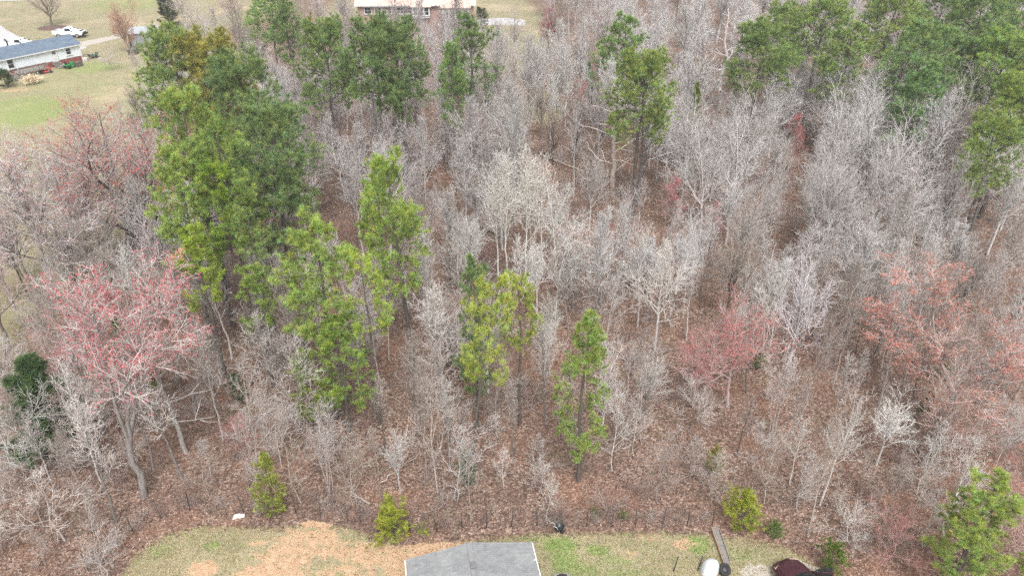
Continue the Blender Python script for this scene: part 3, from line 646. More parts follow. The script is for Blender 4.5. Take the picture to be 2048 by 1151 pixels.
bb(1225, 372, 176, 'snag', 1, 1.45, (226, 214, 204), 'broken white snag with stubby branches in front of a pine', 'the broken white snag', bark=(232, 216, 204))
bb(1438, 220, 28, 'snag', 0, 1.3, (218, 212, 208), 'dead white tree left of the dome-shaped pine', 'the dead white tree', bark=(206, 200, 196))
for k, (bx, by, ty, tx) in enumerate([(998, 588, 318, 'leftmost slim white-barked tree of the white clump in the centre'), (1018, 592, 300, 'second slim white-barked tree of the white clump in the centre'), (1048, 585, 285, 'third slim white-barked tree of the white clump in the centre'), (1062, 566, 300, 'fourth slim white-barked tree of the white clump in the centre'), (1085, 560, 296, 'rightmost slim white-barked tree of the white clump in the centre')]):
    bb(bx, by, ty, 'slender', k, .95, (214, 210, 202), tx, 'the white-barked clump' if k == 2 else None, bark=(208, 204, 196))
bb(1075, 668, 470, 'fork', 0, .75, WHT, 'pale contorted tree below the white-barked clump', 'the pale contorted tree', bark=(206, 202, 198))
bb(1092, 708, 560, 'spread', 1, .6, (210, 208, 200), 'pale tree with broken spreading branches left of the lone green pine', bark=(196, 194, 186))
bb(1190, 655, 400, 'straight', 1, .9, (200, 198, 196), 'grey straight-trunked tree behind the lone green pine', 'the grey tree behind the lone pine', bark=(170, 168, 166))
bb(1308, 705, 478, 'straight', 2, 1.0, (220, 214, 208), 'bright white many-branched tree left of the coral-red trees', 'the bright white tree', bark=(204, 200, 196))
bb(1575, 735, 488, 'vase', 2, .92, (214, 208, 212), 'lilac-white vase-shaped tree right of the coral-red tree', 'the lilac-white tree', bark=(186, 182, 182), lean=(1.0, 0))
bb(1590, 690, 520, 'slender', 1, 1.1, PALE, 'slim pale tree behind the lilac-white tree')
bb(1752, 930, 768, 'vase', 3, 1.0, WHT, 'very pale fan-shaped tree left of the big orange-red tree', 'the pale fan-shaped tree', bark=(200, 194, 190))
bb(1378, 868, 738, 'arch', 0, .95, (208, 202, 196), 'pale arching tree with dark forked trunk in front of the coral-red trees', 'the pale arching tree', bark=(110, 98, 92))
bb(1545, 880, 690, 'multi', 0, .8, (200, 190, 186), 'clump of slim grey stems below the lilac-white tree', 'the clump of slim grey stems')
bb(100, 930, 760, 'arch', 1, 1.2, (208, 206, 200), 'pale tree with arching branches over the dark holly at left', 'the pale arching tree at left', lean=(-2, 0))
bb(20, 930, 790, 'arch', 2, 1.2, (204, 202, 196), 'pale tangled tree at the left edge before the dark holly')
bb(940, 290, 100, 'slender', 2, 1.2, (206, 200, 196), 'slim white tree right of the twin dark pines')
bb(1105, 330, 170, 'spread', 2, .55, (150, 134, 124), 'dark-stemmed tree in the gap right of the porch pine', 'the dark-stemmed tree in the gap', bark=(74, 62, 56))
bb(1150, 320, 150, 'spread', 3, .5, (160, 146, 138), 'dark slim tree just right of the dark-stemmed tree', bark=(80, 68, 62))
bb(980, 340, 150, 'straight', 3, 1.0, (206, 200, 194), 'pale upright tree between the porch pine and the white clump')
bb(660, 990, 840, 'multi', 1, .8, (196, 186, 184), 'grey many-stemmed tree behind the fence below the bushy pine', 'the grey tree below the bushy pine')
bb(800, 985, 840, 'fork', 2, .6, (204, 200, 198), 'pale low forked tree behind the yellow-green bush', 'the pale forked tree by the fence')
bb(915, 1000, 850, 'sapling', 1, 1.3, (206, 200, 198), 'pale sapling left of the leaning pine\'s foot')
bb(1640, 960, 830, 'slender', 3, 1.2, (206, 198, 190), 'slim pale leaning tree above the maroon car', lean=(1.2, 0))
bb(1850, 950, 830, 'straight', 4, .5, (120, 106, 98), 'short dark stem in front of the big orange-red tree', bark=(78, 68, 62))
bb(215, 1150, 1020, 'arch', 0, .9, (196, 188, 184), 'pale twiggy bush-like tree at the lower left fence end')
bb(130, 1080, 940, 'sapling', 2, 1.8, (200, 192, 186), 'pale thin tree at lower left before the holly')

for k, (bx, by, h, kd, rs, tx) in enumerate([(60, 560, 8, 'vase', 1.1, 'pale bare tree on the field edge above the dark forked tree'), (165, 610, 7, 'vase', 1.2, 'greyish bare tree between the crimson trees and the field'), (215, 560, 7.5, 'straight', 1.4, 'brownish bare tree below the spreading red-tipped tree'), (150, 470, 8, 'vase', 1.2, 'pale bare tree left of the spreading red-tipped tree'),
        (330, 590, 6.5, 'vase', 1.2, 'grey bare tree below the dark evergreen thicket'), (20, 700, 7, 'straight', 1.4, 'pale bare tree at the left edge above the dark holly'), (300, 640, 5.5, 'vase', 1.3, 'grey bare tree right of the pink-red budded tree'), (120, 420, 6, 'spread', .8, 'low pinkish bare tree in the left field'), (230, 420, 8, 'vase', 1.1, 'grey bare tree behind the spreading red-tipped tree'),
        (225, 140, 4, 'arch', 1.5, 'low bare shrub in the grass right of the white house'), (275, 150, 5, 'vase', 1.2, 'bare bush left of the leftmost tall pine'), (330, 120, 7, 'vase', 1.1, 'grey bare tree in front of the grey shed'), (400, 100, 9, 'vase', 1.2, 'grey bare tree right of the grey shed'), (370, 60, 8, 'vase', 1.2, 'bare tree right of the dark conical evergreen'), (470, 70, 9, 'straight', 1.3, 'bare tree left of the pale pine at the top edge'), (640, 60, 9, 'vase', 1.3, 'bare tree far behind the left pines at the top edge'), (690, 55, 9, 'vase', 1.3, 'bare tree at the top edge left of the brick house'), (150, 560, 11, 'spread', 1.0, 'large pale bare tree spreading over the left field edge'), (60, 440, 11, 'spread', .9, 'large pale bare tree at the far left above the field'), (440, 120, 9, 'straight', 1.3, 'grey bare tree left of the blossoming tree'), (712, 120, 9, 'vase', 1.2, 'grey bare tree at the left end of the brick house'), (760, 105, 7, 'vase', 1.2, 'small bare tree under the left windows of the brick house'), (862, 118, 8.5, 'vase', 1.1, 'bare tree before the bay window of the brick house'), (885, 105, 7, 'straight', 1.3, 'bare tree left of the porch of the brick house'), (1000, 190, 11, 'straight', 1.2, 'tall bare tree on the grass right of the brick house'), (1030, 120, 10, 'vase', 1.2, 'bare tree left of the deep crimson tree')]):
    bare('bare_tree', tx, 'tree', kd, k, h * (1.4 if k < 9 else 1), rs, G(bx, by), (210, 204, 200) if 'large pale' in tx else [(200, 190, 188), (188, 178, 176), (194, 176, 172)][k % 3], bark=[(150, 142, 138), (188, 182, 178), (112, 102, 98)][k % 3], bud=(200, 150, 144) if k % 3 == 2 else None, bdense=.2)

# ================================================================== FENCE, YARD THINGS
M_STEEL = plain('dark_steel', S(48, 46, 44), .6, .2, 8)
M_WIRE = plain('wire', S(108, 102, 98), .5, .1, 8, metal=.4)
M_WOODG = plain('weathered_wood', S(132, 126, 120), .9, .25, 6, bmp=.3)
M_WOODB = plain('brown_wood', S(150, 122, 98), .9, .25, 6, bmp=.3)
M_WHITE = plain('white_paint', S(206, 208, 208), .55, .04, 2)
M_BLACK = plain('black_rubber', S(34, 34, 36), .7, .2, 6)
fp = [(178, 1142), (222, 1105), (268, 1066), (322, 1036), (380, 1022), (487, 1026), (540, 1030), (592, 1026), (642, 1036), (696, 1044), (721, 1046), (768, 1062), (822, 1072), (875, 1064), (924, 1059), (973, 1056), (1023, 1054), (1075, 1052), (1122, 1052), (1173, 1052), (1223, 1054), (1271, 1053), (1325, 1052), (1374, 1052), (1424, 1050)]
fw = [G(*p) for p in fp]
fence = thing('wire_fence', 'dark steel post and wire fence between the yard and the wood', 'fence', (fw[0][0], fw[0][1], 0))
fx, fy = fw[0]
def tpost_me(h=1.5):
    g_ = Geo()
    for sx, sy, ox in ((.045, .014, 0), (.014, .04, .0)):
        v = np.array([[a * sx / 2, b_ * sy / 2 + (.035 if sx < .03 else 0), c] for c in (0, h) for a, b_ in ((-1, -1), (1, -1), (1, 1), (-1, 1))])
        g_.add(v, [[0, 1, 5, 4], [1, 2, 6, 5], [2, 3, 7, 6], [3, 0, 4, 7], [4, 5, 6, 7]])
    return g_.mesh('post', M_STEEL)
tp = tpost_me()
for (a, b_) in fw:
    part('post', tp, fence, loc=(a - fx, b_ - fy, 0), rot=(random.gauss(0, .05), random.gauss(0, .05), random.uniform(-.3, .3)))
for z in (.12, .42, .72, 1.02, 1.32):
    pts = []
    for (a0, b0), (a1, b1) in zip(fw, fw[1:]):
        for k in range(4):
            t_ = k / 4; pts.append((a0 + (a1 - a0) * t_ - fx, b0 + (b1 - b0) * t_ - fy, z - .05 * math.sin(math.pi * t_)))
    pts.append((fw[-1][0] - fx, fw[-1][1] - fy, z))
    part('wire', tube_me('wire', pts, .004, 3, M_WIRE), fence)
for px, py, tx in [(1347, 1142, 'left of the two dark steel posts standing in the yard'), (1395, 1142, 'right of the two dark steel posts, beside the white tarp mound')]:
    a, b_ = G(px, py); o = bpy.data.objects.new('steel_post', tpost_me(1.25)); C.objects.link(o); o.location = (a, b_, 0); o.rotation_euler = (.06, .1, .3)
    tag(o, tx, 'post', 'steel posts in the yard')
# two pale stone slabs
for px, py, sx, sy, rz_, tx in [(473, 1033, .5, .28, .5, 'larger pale flat stone lying by the fence below the crimson tree'), (484, 1032, .34, .26, .35, 'smaller pale flat stone by the fence right of the larger one')]:
    a, b_ = G(px, py); o = bpy.data.objects.new('stone_slab', poly_me('stone_slab', [(-sx / 2, -sy / 2, 0), (sx * .42, -sy / 2, 0), (sx / 2, sy * .35, 0), (-sx * .2, sy / 2, 0), (-sx / 2, -sy / 2, .08), (sx * .42, -sy / 2, .08), (sx / 2, sy * .35, .1), (-sx * .2, sy / 2, .1)], [[3, 2, 1, 0], [4, 5, 6, 7], [0, 1, 5, 4], [1, 2, 6, 5], [2, 3, 7, 6], [3, 0, 4, 7]], plain('pale_stone', S(222, 214, 204), .9, .1, 8), .015)); C.objects.link(o)
    o.location = (a, b_, .01); o.rotation_euler = (0, 0, rz_); tag(o, tx, 'stone', 'pale stones by the fence')
# tipped black bin
a, b_ = G(1119, 1061)
t = thing('garden_cart', 'small black garden cart with pale handles parked at the wire fence', 'cart', (a, b_, 0), .4); t.scale = (.78, .78, .78)
part('tub', lathe_me('tub', [(.02, .24), (.26, .24), (.34, .52), (.36, .54), (.34, .55), (.31, .53), (.24, .28), (.02, .28)], 14, plain('black_plastic', S(40, 44, 50), .4, .2, 4)), t)
for s_ in (-1, 1):
    part('handle', tube_me('handle', [(-.2, .18 * s_, .35), (-.34, .2 * s_, .7), (-.5, .2 * s_, .9), (-.62, .19 * s_, .92)], .022, 6, M_WHITE), t)
    wl = part('wheel', lathe_me('wheel', [(.02, -.03), (.15, -.03), (.17, 0), (.15, .03), (.02, .03)], 14, M_BLACK), t, loc=(.08, .3 * s_, .17), rot=(R(90), 0, 0))
part('leg', tube_me('leg', [(-.24, -.12, .3), (-.26, -.12, .01), (-.26, .12, .01), (-.24, .12, .3)], .016, 6, M_STEEL), t)
# wooden trough
a, b_ = G(1441, 1094); a2, b2 = G(1430, 1062)
hd = math.atan2(b2 - b_, a2 - a)
t = thing('wooden_trough', 'long weathered grey wooden trough with raised side boards on the lawn', 'trough', (a, b_, 0), hd); t.scale = (1, .85, .8)
for k in range(4): pbox('floor_plank', t, M_WOODG, (2.5, .1, .04), (0, -.16 + k * .106, .2 + .003 * (k % 2)), (0, 0, random.uniform(-.006, .006)), .006)
for s_ in (-1, 1): pbox('side_board', t, M_WOODB if s_ > 0 else M_WOODG, (2.3 + .2 * s_, .05, .3), (.05 * s_, .245 * s_, .2), (0, 0, .01 * s_), .008)
for k in (-1, 1): pbox('end_board', t, M_WOODG, (.05, .44, .26), (1.26 * k, 0, .2), (0, 0, 0), .008)
for k in range(3): pbox('cross_bar', t, M_WOODG, (.05, .44, .03), (-.7 + k * .7, 0, .25))
# white tarp mound
a, b_ = G(1417, 1143)
t = thing('tarp_mound', 'rounded white tarp-covered heap beside a black tyre on the lawn', 'tarp', (a, b_, 0), .2)
n1, n2 = 20, 10; V = []; 
for j in range(n2 + 1):
    z = j / n2; pr = (1 - z ** 2.6) ** .5 if z < 1 else .02
    for i in range(n1):
        an = 2 * math.pi * i / n1
        rr = pr * (1 + .07 * math.cos(3 * an + 1) + .05 * math.cos(5 * an) + .03 * math.sin(9 * an) * (1 - z)) * (1 + .1 * (1 - z))
        V.append((.48 * rr * math.cos(an) + .1 * z, .44 * rr * math.sin(an), .95 * z + .03 * math.cos(2 * an) * z))
F = [[j * n1 + i, j * n1 + (i + 1) % n1, (j + 1) * n1 + (i + 1) % n1, (j + 1) * n1 + i] for j in range(n2) for i in range(n1)] + [[n2 * n1 + i for i in range(n1)]]
part('tarp', poly_me('tarp', V, F, plain('white_tarp', S(200, 204, 206), .5, .06, 3, bmp=.3), smooth=True), t)
part('tie_rope', tube_me('tie_rope', [(.57 * math.cos(q * .3141) * 1.0 , .53 * math.sin(q * .3141), .14) for q in range(21)], .012, 5, M_WOODB), t)
a, b_ = G(1449, 1141, .2)
t = thing('tyre', 'black tyre standing beside the white tarp mound', 'tyre', (a, b_, 0), .5)
part('tread', lathe_me('tread', [(.17, -.1), (.28, -.11), (.34, -.08), (.35, 0), (.34, .08), (.28, .11), (.17, .1), (.17, -.1)], 20, M_BLACK), t, loc=(0, 0, .32), rot=(R(38), 0, 0))
part('hub', lathe_me('hub', [(.01, .06), (.08, .06), (.1, .03), (.168, .03), (.168, -.03), (.01, -.03)], 16, plain('dark_hub', S(70, 68, 70), .5)), t, loc=(0, 0, .32), rot=(R(38), 0, 0))
# air conditioner by the near house
a, b_ = G(1124, 1177)
t = thing('air_conditioner', 'grey air conditioner unit cut by the bottom edge right of the near roof', 'air conditioner', (a, b_, 0), .15)
pbox('cabinet', t, plain('grey_metal', S(150, 148, 142), .5, .08, 3, metal=.3), (.8, .8, .75), (0, 0, .44), (0, 0, 0), .03)
pbox('base_pad', t, M_CONC, (1.0, 1.0, .07), (0, 0, .035), (0, 0, 0), .01)
part('fan_grille', lathe_me('fan_grille', [(.02, .0), (.3, .0), (.33, .03), (.3, .03), (.05, .03)], 18, M_STEEL), t, loc=(0, 0, .82))
for k in range(5): pbox('grille_bar', t, M_STEEL, (.62, .015, .015), (0, -.24 + k * .12, .87))

# near house (only its roof shows)
def shingle_mat(name, c, sc_=3.2):
    m, t_, b = newmat(name); co = coord(t_)
    br = t_.nodes.new('ShaderNodeTexBrick'); lk(t_, co, br.inputs['Vector']); br.inputs['Scale'].default_value = sc_
    br.inputs['Color1'].default_value = tuple(x * .88 for x in c[:3]) + (1,); br.inputs['Color2'].default_value = tuple(min(1, x * 1.1) for x in c[:3]) + (1,)
    br.inputs['Mortar'].default_value = tuple(x * .62 for x in c[:3]) + (1,); br.inputs['Mortar Size'].default_value = .018; br.inputs['Bias'].default_value = .1
    br.inputs['Brick Width'].default_value = .9; br.inputs['Row Height'].default_value = .42
    n = noise(t_, 1.1, 5, .65, co); n3 = noise(t_, 22, 3, .8, co)
    c2 = mix(t_, 1., br.outputs['Color'], ramp(t_, n, (.3, (.74, .74, .76, 1)), (.5, (.98, .98, .98, 1)), (.7, (1.14, 1.14, 1.12, 1))), 'MULTIPLY')
    c2 = mix(t_, 1., c2, ramp(t_, n3, (.28, (.62, .62, .64, 1)), (.45, (1, 1, 1, 1)), (.8, (1.1, 1.1, 1.1, 1))), 'MULTIPLY')
    lk(t_, c2, b.inputs['Base Color']); b.inputs['Roughness'].default_value = .92; bump(t_, b, br.outputs['Fac'], -.3, .01)
    return m
def slab(name, parent, quad, th, mat):      # a sloping plate from four top corners
    q = [Vector(v) for v in quad]; n = (q[1] - q[0]).cross(q[3] - q[0]).normalized()
    if n.z < 0: n = -n
    V = q + [v - n * th for v in q]
    me = poly_me(name, V, [[0, 1, 2, 3], [7, 6, 5, 4], [0, 4, 5, 1], [1, 5, 6, 2], [2, 6, 7, 3], [3, 7, 4, 0]])
    bm = bmesh.new(); bm.from_mesh(me); bmesh.ops.recalc_face_normals(bm, faces=bm.faces); bm.to_mesh(me); bm.free()
    return part(name, me, parent, mat)
EV, RG = 3.0, 3.62
pl_, pr_ = Vector(G(812, 1118, EV)), Vector(G(1062, 1083, EV))
ax = (pr_ - pl_).normalized(); bk = Vector((ax.y, -ax.x)); wdt = (pr_ - pl_).length
cen = (pl_ + pr_) / 2
house = thing('near_house', 'house with grey shingle gable roof and white gutters at the bottom edge', 'house', (cen.x, cen.y, 0), math.atan2(ax.y, ax.x))
LH = 12.0; hw = wdt / 2
M_SHN = shingle_mat('grey_shingles', S(132, 133, 134)); M_SID = plain('cream_siding', S(206, 200, 186), .7, .06, 2)
for s_, nm in ((-1, 'roof_slope'), (1, 'roof_slope')):
    slab('roof_slope', house, [(s_ * hw, 0, EV), (0, 0, RG), (0, -LH, RG), (s_ * hw, -LH, EV)], .1, M_SHN)
    pbox('gutter', house, M_WHITE, (.07, LH, .09), (s_ * (hw + .055), -LH / 2, EV - .06), (0, 0, 0), .02)
    for k in range(5): pbox('gutter_bracket', house, M_WHITE, (.16, .04, .03), (s_ * (hw - .02), -1.2 - 2.2 * k, EV + .045))
pbox('ridge_cap', house, plain('ridge_shingle', S(130, 131, 132), .9, .1, 6), (.26, LH, .03), (0, -LH / 2, RG + .012), (0, 0, 0), .01)
pbox('roof_vent', house, plain('vent_metal', S(112, 110, 114), .6), (.26, .36, .16), (.02, -1.55, RG + .09), (0, 0, 0), .02)
pbox('vent_strip', house, plain('vent_strip_metal', S(128, 124, 122), .7), (.07, 2.6, .03), (.07, -3.05, RG + .042), (0, 0, 0), .005)
pbox('vent_strip', house, bpy.data.materials['vent_strip_metal'], (.05, .6, .03), (-.12, -.85, RG + .042), (0, 0, 0), .005)
iw = hw - .35
part('wall', prism_me('wall', [(-iw, 0.02), (iw, 0.02), (iw, EV - .02), (0, RG - .2), (-iw, EV - .02)], LH - .5, M_SID), house, loc=(0, -LH / 2, 0))
pbox('foundation', house, M_CONC, (2 * iw + .1, LH - .4, .4), (0, -LH / 2, .2))

# maroon car, passenger door open
M_MAR = None
m, t_, b = newmat('maroon_paint'); b.inputs['Base Color'].default_value = S(92, 26, 44); b.inputs['Roughness'].default_value = .22; b.inputs['Coat Weight'].default_value = .6; b.inputs['Metallic'].default_value = .25
f_ = noise(t_, 5, 4, .6, coord(t_)); lk(t_, ramp(t_, f_, (.3, S(58, 16, 28)), (.75, S(74, 24, 38))), b.inputs['Base Color']); M_MAR = m
M_GLS = glassy('car_glass'); M_CHR = plain('rim_metal', S(176, 176, 178), .35, .1, 6, metal=.6); M_LAMP = plain('lamp_glass', S(214, 190, 170), .15, .1, 6); M_TRIM = plain('black_trim', S(30, 30, 32), .5, .15, 5)
def loft(name, secs, mat, smooth=True):
    """secs: list of (x, [(y,z)...half outline from bottom to top centre]) mirrored"""
    rows = []
    for xx, pr in secs:
        full = [(xx, -yy, zz) for yy, zz in pr] + [(xx, yy, zz) for yy, zz in reversed(pr)]
        rows.append(full)
    n = len(rows[0]); V = [v for r_ in rows for v in r_]
    F = [[j * n + i, j * n + i + 1, (j + 1) * n + i + 1, (j + 1) * n + i] for j in range(len(rows) - 1) for i in range(n - 1)]
    F += [[j * n + n - 1, j * n, (j + 1) * n, (j + 1) * n + n - 1] for j in range(len(rows) - 1)]
    F += [list(range(n))[::-1], [(len(rows) - 1) * n + i for i in range(n)]]
    me = poly_me(name, V, F, mat)
    bm = bmesh.new(); bm.from_mesh(me); bmesh.ops.recalc_face_normals(bm, faces=bm.faces); bm.to_mesh(me); bm.free()
    if smooth:
        for p in me.polygons: p.use_smooth = True
        me.set_sharp_from_angle(angle=R(38))
    return me
def car_sec(xx, hw_, zt, crown=.05, zb=.25):
    return (xx, [(hw_ * .9, zb), (hw_ * .99, zb + .12), (hw_, zb + (zt - zb) * .55), (hw_ * .97, zt - .1), (hw_ * .9, zt - .02), (hw_ * .5, zt + crown * .7), (0.001, zt + crown)])
fxp, fyp = G(1563, 1119, .6)
HEAD = R(90 + 23)
cx, cy = fxp - 2.25 * math.cos(HEAD), fyp - 2.25 * math.sin(HEAD)
car = thing('parked_car', 'maroon sedan with its right front door open at the bottom edge', 'car', (cx, cy, 0), HEAD)
part('body', loft('body', [car_sec(2.25, .52, .56, .01, .34), car_sec(2.18, .70, .64, .03, .28), car_sec(1.95, .82, .72, .05), car_sec(1.5, .88, .80, .06), car_sec(.95, .9, .88, .06), car_sec(.3, .9, .93, .04), car_sec(-.6, .9, .95, .04), car_sec(-1.4, .9, .97, .04), car_sec(-1.9, .86, .95, .04), car_sec(-2.2, .76, .86, .02, .32), car_sec(-2.27, .6, .7, .01, .4)], M_MAR), car)
def gh(xx, y0, y1, z1): return (xx, [(y0, .9), (y0, .93), (y0 - (y0 - y1) * .5, .93 + (z1 - .93) * .5), (y1, z1 - .03), (y1 * .9, z1), (.001, z1 + .03)])
part('roof_panel', loft('roof_panel', [(.02, [(.6, 1.34), (.62, 1.36), (.6, 1.4), (.3, 1.43), (.001, 1.44)]), (-.5, [(.62, 1.36), (.65, 1.38), (.62, 1.43), (.3, 1.46), (.001, 1.47)]), (-1.15, [(.6, 1.32), (.62, 1.34), (.6, 1.38), (.3, 1.42), (.001, 1.43)])], M_MAR), car)
def pane(name, pts, mat=M_GLS, parent=car, th=.012):
    q = [Vector(p) for p in pts]; n = (q[1] - q[0]).cross(q[2] - q[0]).normalized()
    V = q + [v - n * th for v in q]; k = len(q)
    return part(name, poly_me(name, V, [list(range(k)), list(range(2 * k - 1, k - 1, -1))] + [[i, k + i, k + (i + 1) % k, (i + 1) % k] for i in range(k)]), parent, mat)
pane('windshield', [(.82, -.78, .92), (.95, -.3, .95), (.95, .3, .95), (.82, .78, .92), (.02, .6, 1.39), (.03, 0, 1.43), (.02, -.6, 1.39)])
pane('rear_window', [(-1.75, .72, .98), (-1.75, -.72, .98), (-1.14, -.58, 1.37), (-1.14, .58, 1.37)])
for s_ in (-1, 1):
    pane('side_window', [(.6, .8 * s_, .96), (-.28, .84 * s_, .97), (-.3, .64 * s_, 1.38), (.05, .62 * s_, 1.37)])
    pane('side_window', [(-.34, .84 * s_, .97), (-1.25, .8 * s_, .99), (-1.1, .61 * s_, 1.36), (-.36, .64 * s_, 1.38)])
    part('roof_pillar', tube_me('roof_pillar', [(.84, .8 * s_, .92), (.4, .72 * s_, 1.18), (.02, .62 * s_, 1.38)], .035, 6, M_MAR), car)
    part('roof_pillar', tube_me('roof_pillar', [(-.31, .85 * s_, .95), (-.32, .76 * s_, 1.2), (-.33, .64 * s_, 1.39)], .03, 6, M_MAR), car)
    part('roof_pillar', tube_me('roof_pillar', [(-1.78, .76 * s_, .96), (-1.45, .68 * s_, 1.2), (-1.12, .61 * s_, 1.38)], .05, 6, M_MAR), car)
    pane('headlight', [(2.16, .36 * s_, .63), (2.02, .72 * s_, .67), (1.82, .8 * s_, .74), (1.95, .5 * s_, .76)], M_LAMP, car, .03)
    pane('tail_light', [(-2.2, .7 * s_, .62), (-2.24, .45 * s_, .62), (-2.22, .45 * s_, .78), (-2.16, .7 * s_, .8)], plain('red_lens', S(150, 30, 30), .2), car, .03)
    for xx in (1.38, -1.35):
        wl = part('wheel', lathe_me('wheel', [(.2, -.1), (.3, -.1), (.325, -.05), (.325, .05), (.3, .1), (.2, .1), (.2, -.1)], 20, M_BLACK), car, loc=(xx, .82 * s_, .325), rot=(R(90), 0, 0))
        part('rim', lathe_me('rim', [(.01, .07), (.06, .07), (.09, .03), (.17, .05), (.2, .09), (.2, -.09), (.01, -.09)], 10, M_CHR), wl, rot=(0 if s_ < 0 else R(180), 0, 0))
    mr = part('mirror', lathe_me('mirror', [(.01, -.1), (.07, -.07), (.09, 0), (.07, .07), (.01, .1)], 10, M_TRIM if s_ < 0 else M_MAR), car, loc=(.66, .98 * s_, 1.0), rot=(R(90), 0, 0))
for s_ in (-1, 1): part('hood_seam', tube_me('hood_seam', [(.92, .74 * s_, .936), (1.5, .7 * s_, .868), (1.95, .55 * s_, .772)], .012, 5, M_TRIM), car)
pane('grille', [(2.272, -.36, .5), (2.272, .36, .5), (2.25, .34, .6), (2.25, -.34, .6)], M_TRIM, car, .04)
part('wiper', tube_me('wiper', [(.88, .1, .96), (.6, .5, 1.1)], .012, 4, M_TRIM), car); part('wiper', tube_me('wiper', [(.9, -.35, .96), (.62, .05, 1.13)], .012, 4, M_TRIM), car)
door = part('open_door', box_me(1.05, .09, .62, .03, 2, 'open_door'), car, M_MAR, loc=(.45 + .1, -1.32, .62), rot=(0, 0, R(62)))
tag(door, 'open front door swung out on the car\'s right side')
part('door_lining', box_me(.95, .03, .52, .01, 2, 'door_lining'), door, M_TRIM, loc=(0, .062, 0))
pane('door_window', [(.45, 0, .3), (-.45, 0, .3), (-.42, .05, .72), (.1, .05, .72)], M_GLS, door)

# ================================================================== WHITE HOUSE AND ITS YARD (top left)
M_ROOFD = shingle_mat('slate_shingles', S(98, 112, 128), 3.0); M_BRICK = plain('red_brick', S(126, 70, 62), .9, .22, 9, bmp=.2)
M_WSID = plain('white_siding', S(212, 218, 222), .6, .04, 1.5); M_PANE = glassy('window_glass', (.02, .022, .026, 1))
e_r, e_l = Vector(G(163, 88, 2.75)), Vector(G(0, 121, 2.75))
ax = (e_r - e_l).normalized(); ang = math.atan2(ax.y, ax.x)
H2 = thing('white_house', 'long white-sided house with slate grey roof and brick base at top left', 'house', (e_r.x, e_r.y, 0), ang)
LM.append(('the white house', 90, 100)); LL = 18.0; DD = 6.6
# local: x along the wall (0 at right end, negative to the left), y away from the camera
part('wall', prism_me('wall', [(-LL + .3, .9), (-.3, .9), (-.3, 2.68), (-LL + .3, 2.68)], DD - .6, M_WSID), H2, loc=(0, DD / 2, 0))
part('gable', poly_me('gable', [(-.3, .3, 2.66), (-.3, DD - .3, 2.66), (-.3, DD / 2, 3.62), (-.34, .3, 2.66), (-.34, DD - .3, 2.66), (-.34, DD / 2, 3.62)], [[0, 1, 2], [5, 4, 3], [0, 3, 4, 1], [1, 4, 5, 2], [2, 5, 3, 0]], M_WSID), H2)
part('brick_base', prism_me('brick_base', [(-LL + .33, 0), (-.33, 0), (-.33, .9), (-LL + .33, .9)], DD - .66, M_BRICK), H2, loc=(0, DD / 2, 0))
rf = slab('roof', H2, [(0, 0, 2.75), (0, DD / 2, 3.85), (-LL, DD / 2, 3.85), (-LL, 0, 2.75)], .12, M_ROOFD)
slab('roof', H2, [(0, DD, 2.75), (0, DD / 2 + .001, 3.85), (-LL, DD / 2 + .001, 3.85), (-LL, DD, 2.75)], .12, M_ROOFD)
pbox('fascia', H2, M_WHITE, (LL, .04, .16), (-LL / 2, -.022, 2.66)); pbox('corner_trim', H2, M_WHITE, (.12, .06, 2.6), (-.36, .27, 1.36))
part('flue_pipe', tube_me('flue_pipe', [(-9.6, DD / 2 + .5, 3.5), (-9.6, DD / 2 + .5, 4.5), (-9.85, DD / 2 + .5, 4.75)], .13, 8, M_BLACK), H2)
def window(parent, x_, y_, z_, w_, h_, rz_=0, rows=2, cols=1, mf=M_WHITE):
    f = part('window', box_me(w_ + .18, .07, h_ + .18, .01, 1, 'window'), parent, mf, loc=(x_, y_, z_), rot=(0, 0, rz_))
    for i in range(rows):
        for j in range(cols):
            pbox('pane', f, M_PANE, (w_ / cols - .05, .03, h_ / rows - .05), ((j - (cols - 1) / 2) * w_ / cols, -.03, (i - (rows - 1) / 2) * h_ / rows))
    pbox('sill', f, mf, (w_ + .3, .12, .05), (0, -.06, -h_ / 2 - .1)); return f
window(H2, -2.3, .27, 1.95, .75, .95); window(H2, -11.3, .27, 1.85, .85, 1.3, 0, 2, 1); window(H2, -15, .27, 1.9, .9, 1.1)
dr = pbox('door', H2, M_WHITE, (1.0, .08, 2.0), (-4.6, .26, 1.72), (0, 0, 0), .01)
for i in range(3):
    for j in range(2): pbox('pane', dr, M_PANE, (.24, .03, .2), (-.14 + .28 * j, -.035, .34 + .24 * i))
pbox('handle', dr, M_STEEL, (.05, .08, .05), (.4, -.06, -.05))
def steps(name, label, parent_ang, loc, n, w_, mat, rail=False):
    t = thing(name, label, 'steps', loc, parent_ang)
    for k in range(n): pbox('tread', t, mat, (w_, .27, .05), (0, -.3 * k - .15, .8 - k * .8 / n), (0, 0, 0), .008)
    for s_ in (-1, 1):
        part('stringer', prism_me('stringer', [(0, .78), (-.3 * n, .02), (-.3 * n + .3, .02), (0, .5)], .05, mat), t, loc=(s_ * (w_ / 2 + .03), 0, 0), rot=(0, 0, R(90)))
        if rail:
            part('rail', tube_me('rail', [(s_ * (w_ / 2 + .06), 0, 1.7), (s_ * (w_ / 2 + .06), -.3 * n, .95)], .05, 4, M_WOODG), t)
            pbox('rail_post', t, M_WOODG, (.09, .09, .95), (s_ * (w_ / 2 + .06), -.3 * n, .48))
    return t
def loc2(x_, y_, z_=0.):
    c_, s_ = math.cos(ang), math.sin(ang); return (e_r.x + c_ * x_ - s_ * y_, e_r.y + s_ * x_ + c_ * y_, z_)
steps('door_steps', 'wooden steps below the white door of the white house', ang, loc2(-4.6, .2), 6, 1.1, M_WOODG)
